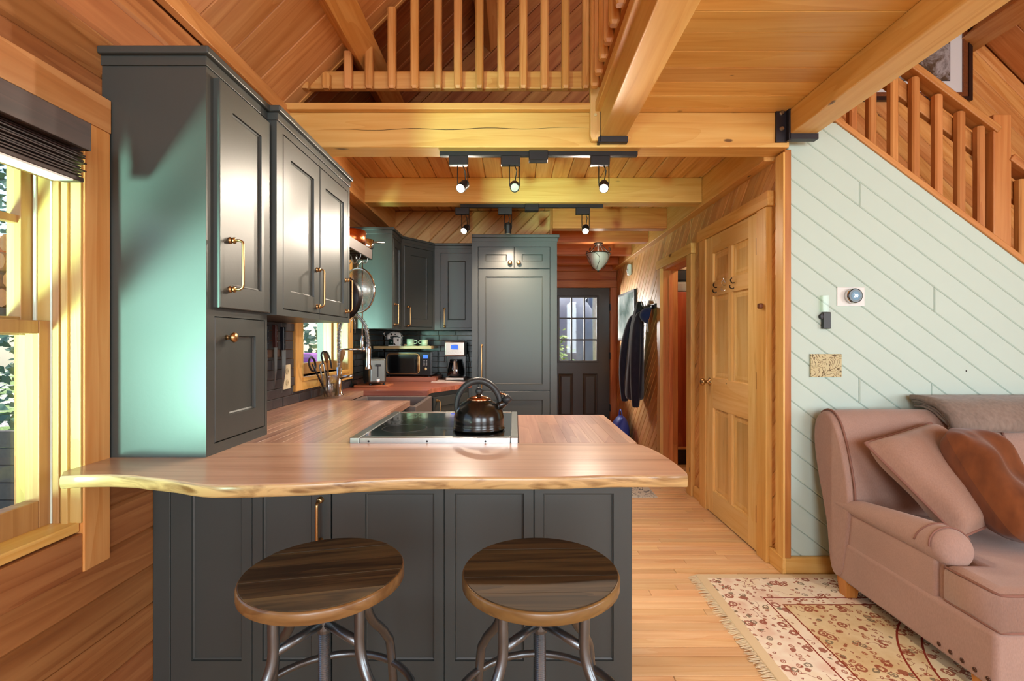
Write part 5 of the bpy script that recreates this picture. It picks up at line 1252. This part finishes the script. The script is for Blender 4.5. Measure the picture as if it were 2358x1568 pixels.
MB().tube(crom(lift(sx0 + .035, .985, .004), 6), .0052, 8).build('piping', PIPE, S, smooth=True)
MB().tube(crom(lift(2.42, .99, .004), 6), .0052, 8).build('piping', PIPE, S, smooth=True)
# arm: flat outer panel plus a roll that swells to the front
MB().prism([(1.875, .088), (2.47, .088), (2.47, .44), (1.875, .46)], 0, .105).build('arm_panel', SOFA, S, frame((sx0 + .125, 0, 0), (0, 1, 0), (1, 0, 0)) @ Mx.Translation((0, 0, -.105)), bevel=.012, bseg=4)
secs_ = [(2.50, 1.635, .452, .030, .022), (2.42, 1.643, .462, .042, .032), (2.25, 1.655, .468, .058, .046), (2.08, 1.667, .474, .070, .058), (1.96, 1.673, .478, .077, .066), (1.90, 1.676, .478, .081, .070), (1.872, 1.676, .475, .079, .069), (1.850, 1.677, .470, .072, .064), (1.834, 1.678, .462, .058, .054), (1.826, 1.679, .455, .035, .036), (1.824, 1.68, .450, .012, .014)]
rings = [[V((cx + rx * math.cos(2 * math.pi * k / 20), y, cz + rz * math.sin(2 * math.pi * k / 20))) for k in range(20)] for y, cx, cz, rx, rz in secs_]
MB().rings(rings).build('arm_roll', SOFA, S, smooth=True, sub=1)
for yy, k in ((1.945, 1), (1.872, 1)):
    rx, rz = (.079, .068) if yy > 1.9 else (.0795, .0685)
    MB().tube([(1.676 + (rx + .001) * math.cos(R(20 + 160 * i / 16)), yy + (.012 if yy < 1.9 else -.02) * math.sin(R(180 * i / 16)), .477 + (rz + .001) * math.sin(R(20 + 160 * i / 16))) for i in range(17)], .0035, 7).build('arm_pleat', PIPE, S, smooth=True)
smoothbox('arm_front', 1.636, 1.716, 1.848, 1.90, .092, .45, .02)
# T-shaped seat cushion wrapping in front of the arm
tpoly = [(1.625, 1.625), (2.62, 1.625), (2.62, 2.36), (1.735, 2.36), (1.735, 1.842), (1.625, 1.842)]
rg_ = []
for g, z in ((.02, .278), (.004, .288), (0, .30), (0, .395), (.004, .412), (.016, .424), (.036, .430)):
    q = inset(tpoly, g) if g else tpoly; rg_.append([V((a_, b_, z)) for a_, b_ in q])
o = MB().rings(rg_).build('seat_cushion', SOFA, S)
for p_ in o.data.polygons: p_.use_smooth = len(p_.vertices) == 4
bp = lambda z, g: [(1.625 - g, 1.842), (1.625 - g, 1.66), (1.632, 1.632), (1.66, 1.625 - g), (2.60, 1.625 - g)]
for z in (.288, .413): MB().tube([(a, b, z) for a, b in bp(z, -.004)], .0048, 8).build('piping', PIPE, S, smooth=True)
smoothbox('seat_cushion', 2.622, sx1 - .02, 1.625, 2.36, .278, .425, .035)
LEGW = wood('sofa_leg', (206, 146, 72), (180, 114, 46), (140, 80, 28), 'z', knots=0)
for x, y in ((sx0 + .05, 2.405), (sx0 + .06, 1.70), (sx1 - .06, 2.405), (sx1 - .06, 1.70)):
    h = .036; MB().rings([[V((x - h * s, y - h * s, z)), V((x + h * s, y - h * s, z)), V((x + h * s, y + h * s, z)), V((x - h * s, y + h * s, z))] for s, z in ((.75, .010), (1, .10))]).build('leg', LEGW, S, bevel=.003)

# cushions on the sofa
def pillow(name, label, c, u, v, su, sv, th, mat, pipe, seed, wr=.5, pin=.06, cor=.05):
    u = V(u).normalized(); v = V(v); v = (v - u * v.dot(u)).normalized(); n = u.cross(v); c = V(c); N_ = 16; rn = random.Random(seed)
    ph = [rn.random() * 6 for _ in range(8)]; t = thing(name, label, 'cushion', tuple(c - V((0, 0, sv / 2))))
    def pt(i, j, s):
        a, b = -1 + 2 * i / N_, -1 + 2 * j / N_
        k_ = 1 - cor * a * a * b * b; ex = a * k_ * (1 - pin * (1 - b * b) * abs(a) ** 3); ey = b * k_ * (1 - pin * (1 - a * a) * abs(b) ** 3)
        hgt = th / 2 * ((1 - a ** 4) * (1 - b ** 4)) ** .45
        hgt *= 1 + wr * .12 * (math.sin(4 * a + ph[0] + 3 * b) + math.sin(7 * b + ph[1] - 2 * a) * .7 + .4 * math.sin(13 * a * b + ph[2]))
        return c + u * (ex * su / 2) + v * (ey * sv / 2) + n * (hgt * s)
    vs = []; fs = []
    for s in (1, -1):
        for i in range(N_ + 1):
            for j in range(N_ + 1): vs.append(pt(i, j, s))
    K = (N_ + 1) ** 2
    for i in range(N_):
        for j in range(N_):
            q = (i * (N_ + 1) + j, (i + 1) * (N_ + 1) + j, (i + 1) * (N_ + 1) + j + 1, i * (N_ + 1) + j + 1); fs.append(q); fs.append(tuple(K + k for k in reversed(q)))
    MB().add(vs, fs).build('cover', mat, t, smooth=True, sub=1)
    edge = [pt(i, 0, 0) for i in range(N_)] + [pt(N_, j, 0) for j in range(N_)] + [pt(i, N_, 0) for i in range(N_, 0, -1)] + [pt(0, j, 0) for j in range(N_, 0, -1)]
    if pipe: MB().tube(edge, .006, 7, closed=True).build('piping', pipe, t, smooth=True)
    return t
Lp, Bp, Tp = V((1.66, 2.285, .79)), V((1.80, 1.965, .475)), V((2.05, 2.40, .86))
pillow('throw_pillow', 'rose linen throw pillow leaning in the sofa corner', (Bp + Tp) / 2, Tp - Lp, Lp - Bp, .46, .50, .17, fabric('pillow_linen', (138, 106, 90), (186, 148, 128), 200), PIPE, 3, .6)
VELV = fabric('brown_velvet', (58, 30, 16), (150, 84, 42), 26, .6)
Tb, Bb = V((2.115, 2.28, .86)), V((2.075, 1.985, .475))
pillow('velvet_pillow', 'rust brown velvet pillow propped against the rose pillow', V((2.035, 2.06, .668)), V((.93, .32, -.12)), V((.02, .32, .40)), .29, .50, .19, VELV, None, 5, 1.3, -.02, .17)
# folded blanket on the sofa back
BLK = fabric('taupe_fleece', (84, 70, 62), (172, 152, 138), 60, .6)
t = thing('folded_blanket', 'folded taupe fleece blanket lying over the sofa back', 'blanket', (2.5, 2.52, .92))
def sheet(name, path, th, x0, x1, seed):
    rn = random.Random(seed); path = crom([(0, a, b) for a, b in path], 5); n = len(path); NX = 14; top = []; vs = []; fs = []
    nor = []
    for i in range(n):
        tg = (path[min(i + 1, n - 1)] - path[max(i - 1, 0)]).normalized(); nor.append(V((0, -tg.z, tg.y)))
    for k in range(NX + 1):
        x = x0 + (x1 - x0) * k / NX; w_ = .0035 * math.sin(k * 1.7 + seed)
        ring = [path[i] + nor[i] * (th / 2) + V((x, 0, w_ * math.sin(i * .5))) for i in range(n)] + [path[i] - nor[i] * (th / 2) + V((x, 0, w_ * math.sin(i * .5))) for i in range(n - 1, -1, -1)]
        vs += ring
    m = 2 * n
    for k in range(NX):
        for i in range(m): j = (i + 1) % m; fs.append((k * m + i, k * m + j, (k + 1) * m + j, (k + 1) * m + i))
    fs += [tuple(reversed(range(m))), tuple(range(NX * m, NX * m + m))]
    return MB().add(vs, fs).build(name, BLK, t, smooth=True)
sheet('inner_fold', [(2.60, .938), (2.53, .935), (2.46, .918), (2.412, .882), (2.398, .868), (2.404, .858), (2.42, .868), (2.47, .906), (2.53, .921), (2.60, .922)], .011, 2.135, 2.95, 1)
sheet('outer_fold', [(2.618, .966), (2.55, .966), (2.46, .950), (2.40, .912), (2.366, .868), (2.368, .838), (2.385, .832)], .024, 2.125, 2.96, 2)
sheet('middle_fold', [(2.61, .950), (2.53, .949), (2.455, .932), (2.402, .896), (2.382, .866), (2.388, .848)], .012, 2.13, 2.955, 4)

# ------------------------------------------------------------------ wooden blind in the left window
BLW = wood('blind_dark', (76, 58, 54), (52, 40, 40), (32, 25, 28), 'y', knots=0, var=.2, rough=.5)
t = thing('wooden_blind', 'raised dark wooden blind with a valance in the left window', 'blind', (-1.15, .85, 1.69))
bx('valance', BLW, t, XL + .115, XL + .127, -.32, 1.275, 1.765, 1.838, .002); bx('valance_return', BLW, t, XL + .034, XL + .126, 1.263, 1.275, 1.765, 1.838, .002)
bx('headrail', BLW, t, XL + .04, XL + .10, -.30, 1.26, 1.78, 1.836)
rn = random.Random(4)
for k in range(11):
    z = 1.706 + k * .0068; j = rn.uniform(-.006, .010)
    bx('slat', BLW, t, XL + .036 + rn.uniform(-.002, .004), XL + .088 + rn.uniform(-.004, .006), -.30, 1.292 + j, z, z + .0032)
bx('bottom_rail', BLW, t, XL + .036, XL + .09, -.30, 1.296, 1.690, 1.703, .003)
bx('bottom_strip', plain('white_strip', (230, 230, 226), .4), t, XL + .038, XL + .088, -.29, 1.265, 1.686, 1.691)

# ------------------------------------------------------------------ hall: jacket, cap, rack, picture, sensor
t = thing('coat_rack', 'dark wall rack with metal coat hooks in the hall', 'coat rack', (XR, 5.3, 1.63))
bx('rail', plain('dark_rail', (36, 30, 32), .4), t, XR - .022, XR + .001, 5.03, 5.62, 1.605, 1.655, .003)
for d in (5.10, 5.24, 5.38, 5.52): MB().tube(crom([(XR - .02, d, 1.64), (XR - .055, d, 1.645), (XR - .065, d, 1.675), (XR - .06, d, 1.69)], 4), .004, 7).build('hook', STEEL, t, smooth=True)
DN = fabric('navy_quilt', (26, 24, 34), (58, 54, 70), 40, .3)
t = thing('jacket', 'dark quilted jacket hanging from the hall coat rack', 'jacket', (1.40, 5.45, .55))
def loft_(name, secs, mat, par, n=22, wr=.0, seed=1):
    rn = random.Random(seed); rings = []
    for i, (x, y, z, rx, ry) in enumerate(secs):
        rings.append([V((x + rx * math.cos(2 * math.pi * k / n) * (1 + wr * math.sin(5 * 2 * math.pi * k / n + i * .4)), y + ry * math.sin(2 * math.pi * k / n) * (1 + wr * math.sin(3 * 2 * math.pi * k / n + i)), z + .004 * math.sin(k * 2.2 + i))) for k in range(n)])
    return MB().rings(rings).build(name, mat, par, smooth=True, sub=1)
loft_('body', [(1.41, 5.44, 1.69, .02, .03), (1.40, 5.44, 1.66, .045, .06), (1.39, 5.45, 1.58, .06, .085), (1.375, 5.47, 1.40, .075, .12), (1.365, 5.49, 1.18, .085, .15), (1.36, 5.51, .95, .095, .175), (1.355, 5.52, .78, .10, .19), (1.355, 5.525, .62, .10, .195), (1.36, 5.525, .60, .085, .17)], DN, t, wr=.10)
loft_('sleeve', [(1.385, 5.37, 1.60, .03, .035), (1.345, 5.35, 1.46, .05, .055), (1.325, 5.34, 1.20, .058, .062), (1.32, 5.345, .90, .055, .058), (1.33, 5.36, .68, .05, .052), (1.335, 5.365, .54, .042, .044), (1.335, 5.365, .53, .03, .03)], DN, t, wr=.05, seed=2)
loft_('sleeve', [(1.36, 5.56, 1.58, .03, .035), (1.31, 5.62, 1.40, .05, .055), (1.275, 5.66, 1.15, .055, .06), (1.265, 5.68, .88, .052, .056), (1.28, 5.68, .68, .048, .05), (1.285, 5.68, .57, .04, .042), (1.285, 5.68, .56, .03, .03)], DN, t, wr=.05, seed=3)
loft_('collar', [(1.40, 5.43, 1.58, .055, .07), (1.395, 5.43, 1.64, .05, .062), (1.40, 5.43, 1.70, .034, .04), (1.40, 5.43, 1.705, .02, .025)], plain('collar_dark', (24, 24, 22), .8), t, wr=.08)
CAPM = fabric('navy_cap', (20, 28, 62), (46, 62, 112), 120, .2)
t = thing('baseball_cap', 'navy cap with a pale strap hanging from the coat rack', 'cap', (1.40, 5.08, 1.42))
Mc_ = Mx.Translation((1.408, 5.08, 1.53)) @ Mx.Rotation(R(-50), 4, 'X') @ Mx.Rotation(R(-70), 4, 'Y')
MB().lathe([(.088 * math.cos(R(a)), .10 * math.sin(R(a))) for a in range(0, 90, 9)] + [(.002, .10)], seg=22, cap=(False, True)).build('crown', CAPM, t, Mc_, smooth=True)
pk = [(.088 * math.cos(R(a)), .088 * math.sin(R(a))) for a in range(-60, 61, 10)] + [(.155 * math.cos(R(a)) * (1 - .08 * abs(a) / 60) - .0, .10 * math.sin(R(a))) for a in range(60, -61, -10)]
MB().prism(pk, -.004, .002).build('visor', CAPM, t, Mc_)
MB().tube([(1.40, 5.115, 1.47), (1.395, 5.13, 1.43), (1.41, 5.14, 1.36)], [.008, .012, .008], 8).build('strap', plain('pale_strap', (200, 204, 212), .7), t, smooth=True)
t = thing('framed_print', 'pale misty print in a black frame on the hall wall', 'picture', (XR, 6.3, 1.27)); Mh_ = frame((XR - .001, 0, 0), (0, -1, 0), (-1, 0, 0))
def mist():
    m = NT('misty_print'); v = m.coords((3, 3, 3)); n = m.n('TexNoise', i_Scale=1.0, i_Detail=5.0); m.l(v, n.inputs['Vector']); m.col(m.ramp(n.outputs['Fac'], [(.35, srgb(96, 122, 118)), (.55, srgb(176, 192, 192)), (.7, srgb(214, 222, 222))])); m.set(Roughness=.12, Coat_Weight=.6); return m.m
bx('frame', plain('black_frame', (34, 34, 38), .35), t, -6.78, -5.86, 1.27, 1.895, 0, .03, .003, M=Mh_); bx('print', mist(), t, -6.75, -5.89, 1.30, 1.865, .03, .0315, M=Mh_)
t = thing('wall_sensor', 'small white motion sensor high on the hall wall', 'sensor', (XR, 6.14, 2.10))
bx('housing', WHITEP, t, XR - .045, XR + .001, 6.10, 6.18, 2.09, 2.235, .02, bseg=4); MB().ball((XR - .045, 6.14, 2.15), .02, 12, (.6, 1, 1.3)).build('lens', plain('sensor_lens', (206, 206, 210), .2), t, smooth=True)
# hooks on the pine door
IRONH = plain('dark_hook', (58, 44, 34), .4, metal=.5)
for d, lab, mt, k in ((3.475, 'dark S-shaped coat hook on the far side of the pine door', IRONH, 0), (3.335, 'pale double coat hook in the middle of the pine door', CHROME, 1), (3.20, 'dark S-shaped coat hook on the hinge side of the pine door', IRONH, 0)):
    t = thing('coat_hook', lab, 'hook', (XR - .012, d, 1.62), group='coat hooks on the pine door'); x = XR - .011
    bx('back_plate', mt, t, x - .004, x, d - .01, d + .01, 1.615, 1.665, .002)
    MB().tube(crom([(x, d, 1.655), (x - .03, d - .006, 1.648), (x - .045, d - .014, 1.665), (x - .04, d - .022, 1.68)], 5), .004, 7).build('upper_prong', mt, t, smooth=True)
    MB().tube(crom([(x, d, 1.63), (x - .022, d + .006, 1.612), (x - .036, d + .016, 1.622), (x - .034, d + .02, 1.635)], 5), .004, 7).build('lower_prong', mt, t, smooth=True)
    if k: MB().tube(crom([(x, d, 1.66), (x - .02, d, 1.675), (x - .03, d, 1.70)], 4), .004, 7).build('top_prong', mt, t, smooth=True)
# floor mat, blue bag
def matm():
    m = NT('grey_mat'); v = m.coords((9, 9, 9), rnd=False); n = m.n('TexNoise', i_Scale=1.0, i_Detail=2.0, i_Distortion=1.0); m.l(v, n.inputs['Vector']); f = m.math('LESS_THAN', m.math('ABSOLUTE', m.math('SUBTRACT', m.math('FRACT', m.math('MULTIPLY', n.outputs['Fac'], 7.0)), .5)), .1); m.col(m.mix(f, srgb(206, 202, 190), srgb(110, 112, 116))); m.set(Roughness=.9); return m.m
tag(bx('floor_mat', matm(), None, .36, 1.155, 3.93, 4.38, .0005, .008, .003), 'pale grey patterned mat on the hall floor', 'mat')
t = thing('tote_bag', 'blue bag slumped on the hall floor by the wall', 'bag', (1.33, 6.15, 0)); BLU = plain('blue_nylon', (60, 84, 190), .5, bump=.2, nscale=12)
loft_('body', [(1.33, 6.15, .0, .10, .16), (1.33, 6.15, .02, .125, .19), (1.335, 6.15, .14, .12, .18), (1.34, 6.15, .25, .09, .16), (1.35, 6.15, .31, .04, .12), (1.35, 6.15, .315, .02, .08)], BLU, t, wr=.06)
MB().tube(crom([(1.34, 6.07, .28), (1.34, 6.08, .36), (1.34, 6.15, .40), (1.34, 6.22, .36), (1.34, 6.23, .28)], 5), .008, 7).build('handle', BLU, t, smooth=True)
# wardrobe in the closet with folded things on it
t = thing('wardrobe', 'dark red wooden wardrobe inside the closet', 'wardrobe', (1.95, 5.2, 0))
bx('body', CLOSET('z'), t, 1.62, 2.3, 4.95, 5.5, .185, 1.765, .004); bx('ledge', ORANGE(), t, 1.61, 2.31, 4.93, 5.5, .165, .19, .003); bx('plinth', BLACKM, t, 1.65, 2.28, 4.98, 5.48, 0, .165)
for k, (nm, lb, z0, h, mt) in enumerate((('folded_towel', 'folded grey towel on top of the wardrobe', 1.765, .11, plain('grey_towel', (150, 146, 136), .9, bump=.3)), ('black_bag', 'black folded bag stacked on the grey towel', 1.874, .12, plain('black_cloth', (26, 26, 28), .8, bump=.4)), ('folded_blanket', 'cream folded blanket topmost on the wardrobe stack', 1.993, .11, plain('cream_cloth', (216, 192, 160), .9, bump=.3)))):
    tag(bx(nm, mt, None, 1.62 + .01 * k, 2.05, 4.98, 5.3, z0 - .001, z0 + h, .03, bseg=4), lb, 'textile')

# ------------------------------------------------------------------ outdoors
def ground():
    m = NT('garden_ground'); v = m.coords((1.2, 1.2, 1.2), rnd=False); n = m.n('TexNoise', i_Scale=1.0, i_Detail=6.0); m.l(v, n.inputs['Vector']); n2 = m.n('TexNoise', i_Scale=30.0, i_Detail=4.0); m.l(v, n2.inputs['Vector'])
    g = m.ramp(n2.outputs['Fac'], [(.35, srgb(64, 92, 36)), (.65, srgb(150, 172, 92))]); s = m.ramp(n2.outputs['Fac'], [(.3, srgb(120, 112, 104)), (.7, srgb(206, 198, 190))])
    m.col(m.mix(m.ramp(n.outputs['Fac'], [(.45, (0, 0, 0, 1)), (.52, (1, 1, 1, 1))]), s, g)); m.set(Roughness=.95); return m.m
tag(bx('ground', ground(), None, -30, 30, -20, 40, -.6, -.45), 'grass and gravel ground outside the cabin', kind='structure')
def leafmat(nm, a, b):
    m = NT(nm); g = m.n('NewGeometry'); m.col(m.ramp(g.outputs['Random Per Island'], [(0, srgb(*a)), (1, srgb(*b))])); m.set(Roughness=.6, Transmission_Weight=0.0); return m.m
LF = [leafmat('leaf_dark', (26, 58, 34), (70, 112, 60)), leafmat('leaf_fresh', (86, 130, 48), (172, 196, 104)), leafmat('leaf_blue', (40, 74, 62), (104, 140, 116))]
BARK = plain('bark', (84, 66, 52), .9, noise=.3, nscale=20, bump=.5); BIRCH = plain('birch_bark', (206, 202, 194), .8, noise=.25, nscale=12)
def plant(name, label, cat, c, r, h, mi, n, ls, seed, trunk=None, group='trees and shrubs outside the windows'):
    rn = random.Random(seed); t = thing(name, label, cat, c, group=group); b = MB(); base = V(c)
    for _ in range(n):
        a, z = rn.random() * 2 * math.pi, rn.random(); rad = r * math.sqrt(rn.random()) * math.sin(math.pi * (.12 + .8 * z)) ** .6
        p = base + V((rad * math.cos(a), rad * math.sin(a), h * z + (trunk or 0))); d = V((rn.uniform(-1, 1), rn.uniform(-1, 1), rn.uniform(-.6, .6))).normalized(); e = d.orthogonal().normalized(); s = ls * rn.uniform(.6, 1.4)
        b.add([p, p + d * s * .5 + e * s * .28, p + d * s, p + d * s * .5 - e * s * .28], [(0, 1, 2, 3)])
    b.build('foliage', LF[mi], t); MB().tube([base + V((0, 0, -.05)), base + V((.03, .02, (trunk or 0) + h * .6))], [.02 + .02 * r, .008 + .006 * r], 8).build('stem', BARK, t, smooth=True)
G = -.455
plant('conifer', 'dark green conifer outside the sink window', 'tree', (-4.6, 9.8, G), 1.7, 4.6, 2, 2600, .16, 1)
plant('garden_shrub', 'bright green shrub outside the sink window', 'shrub', (-4.9, 6.6, G), .7, 1.9, 1, 1500, .10, 2)
plant('conifer', 'tall dark conifer behind the outdoor table', 'tree', (-8.6, 14.4, G), 2.2, 6.0, 0, 3000, .2, 3)
plant('garden_shrub', 'low green plants below the sash window', 'shrub', (-2.7, 2.55, G), .55, .5, 1, 1200, .07, 4)
plant('garden_shrub', 'leafy groundcover beside the gravel outside the sash window', 'shrub', (-3.9, 3.0, G), .6, .6, 1, 1400, .08, 5)
plant('conifer', 'blue-green conifer seen through the upper sash', 'tree', (-7.2, 7.2, G), 1.5, 4.5, 2, 2400, .16, 6)
plant('garden_shrub', 'loose shrub beside the birch beyond the entry door', 'shrub', (.6, 11.6, G), .8, 2.2, 1, 1500, .11, 7)
plant('garden_shrub', 'dry flowering plants in front of the grey boulder', 'shrub', (2.3, 10.6, G), .9, .75, 1, 1500, .09, 8)
plant('conifer', 'dark conifer behind the boulder beyond the entry door', 'tree', (-1.4, 19.5, G), 2.4, 7.5, 0, 4200, .26, 9)
plant('conifer', 'blue-green conifer right of the birch beyond the entry door', 'tree', (5.9, 20.0, G), 2.4, 7.5, 2, 4200, .26, 12)
plant('conifer', 'tallest dark conifer far behind the birch trunk', 'tree', (3.2, 27.0, G), 3.4, 9.0, 0, 4200, .34, 13)
t = thing('birch_tree', 'slender white birch trunk beyond the entry door', 'tree', (2.02, 12.0, G)); MB().tube([(2.02, 12, G - .1), (1.98, 12, 2.0), (2.03, 12.05, 4.6), (2.0, 12.1, 6.5)], [.075, .065, .05, .03], 10).build('trunk', BIRCH, t, smooth=True)
for k, (z, s) in enumerate(((2.6, 1), (3.4, -1), (4.3, 1))): MB().tube([(2.0, 12, z), (2.0 + s * .5, 12.1, z + .5)], [.02, .008], 6).build('branch', BIRCH, t, smooth=True)
def boulder(label, c, r, seed):
    rn = random.Random(seed); ph = [rn.random() * 6 for _ in range(6)]; rings = []
    for i in range(13):
        a = R(-88 + 176 * i / 12); ring = []
        for k in range(24):
            b_ = 2 * math.pi * k / 24; w_ = 1 + .10 * math.sin(2 * b_ + ph[0]) + .07 * math.sin(3 * b_ + ph[1] + 2 * a) + .05 * math.sin(5 * b_ + 4 * a + ph[2])
            ring.append(V((c[0] + r[0] * math.cos(a) * math.cos(b_) * w_, c[1] + r[1] * math.cos(a) * math.sin(b_) * w_, c[2] + r[2] * math.sin(a) * w_)))
        rings.append(ring)
    tag(MB().rings(rings).build('boulder', plain('grey_granite', (136, 138, 146), .85, noise=.25, nscale=3, bump=.5), smooth=True), label, 'rock')
boulder('big grey boulder beyond the entry door', (2.2, 15.0, .6), (2.6, 1.2, 1.9), 1); boulder('low grey boulder near the sash window', (-2.9, 3.35, G + .1), (.25, .25, .22), 2)
# outdoor table, planter rail and corrugated screen outside
t = thing('outdoor_table', 'white outdoor table with purple cloth outside the sink window', 'table', (-3.2, 7.2, G))
TW = plain('white_paint', (220, 224, 232), .5); bx('table_top', TW, t, -3.9, -2.55, 6.6, 7.5, .92, .96, .004)
for x in (-3.85, -2.62):
    for y in (6.66, 7.44): bx('leg', BLACKM, t, x, x + .035, y, y + .035, G, .92)
tag(bx('folded_cloth', plain('purple_cloth', (150, 84, 160), .8, bump=.3), None, -3.7, -2.8, 6.7, 7.2, .959, 1.09, .03, bseg=3), 'folded purple cloth on the outdoor table', 'cloth')
t = thing('privacy_screen', 'pale corrugated screen just outside the sink window', 'screen', (-1.65, 4.73, G))
for k in range(8): bx('slat', plain('screen_grey', (196, 202, 204), .5), t, -1.915 + k * .065, -1.86 + k * .065, 4.72 + .02 * (k % 2), 4.745 + .02 * (k % 2), G, 1.9)
t = thing('deck_planter', 'dark timber planter wall outside the sash window', 'planter', (-4.5, 5.0, G))
for k in range(5): bx('plank', plain('weathered_timber', (92, 84, 80), .8, noise=.2), t, -6.0, -3.2, 4.75, 4.8, G + k * .17, G + k * .17 + .16, .004)
t = thing('green_boards', 'dark green upright boards just outside the sash window', 'boards', (-1.9, 1.95, G))
for k in range(4): bx('board', plain('teal_board', (62, 92, 88), .6), t, -1.80 + k * .045, -1.76 + k * .045, 1.80 - .0 * k, 1.83, G, 1.30)
t = thing('woodpile', 'stacked firewood seen through the upper sash window', 'woodpile', (-3.9, 3.9, 1.0))
bx('shelf', BARK, t, -4.6, -3.0, 3.85, 4.25, 1.48, 1.53); rn = random.Random(11)
for i in range(8):
    for j in range(4): MB().lathe([(0, 0), (.075, 0), (.07, .35), (0, .35)], seg=9, M=frame((-4.45 + i * .18 + .08 * (j % 2), 3.86 + rn.uniform(-.03, .03), 1.61 + j * .145), (1, 0, 0), (0, 1, 0))).build('log', plain('cut_wood', (206, 134, 80), .8, noise=.2), t)
for x in (-4.58, -3.05): bx('post', BARK, t, x, x + .06, 4.0, 4.06, G, 1.48)
# added, unseen closet lamp that brightens the wardrobe seen through the doorway
t = thing('closet_fill_lamp', 'added unseen globe lamp brightening the closet', 'lamp', (2.0, 4.45, 2.4))
MB().lathe([(0, 0), (.05, 0), (.045, -.02), (.02, -.03), (0, -.03)], (2.0, 4.45, 2.401), 18).build('canopy', WHITEP, t, smooth=True)
MB().ball((2.0, 4.45, 2.31), .055, 16).build('globe', emit('globe_glow', (255, 226, 190), 3.0), t, smooth=True)
l_ = light('closet_fill_light', 'POINT', (2.0, 4.45, 2.2), (2, 4.45, 0), 9, (1, .86, .68), shadow_soft_size=.05); l_.parent = t; l_.matrix_basis = Mx.Translation((0, 0, -.2))
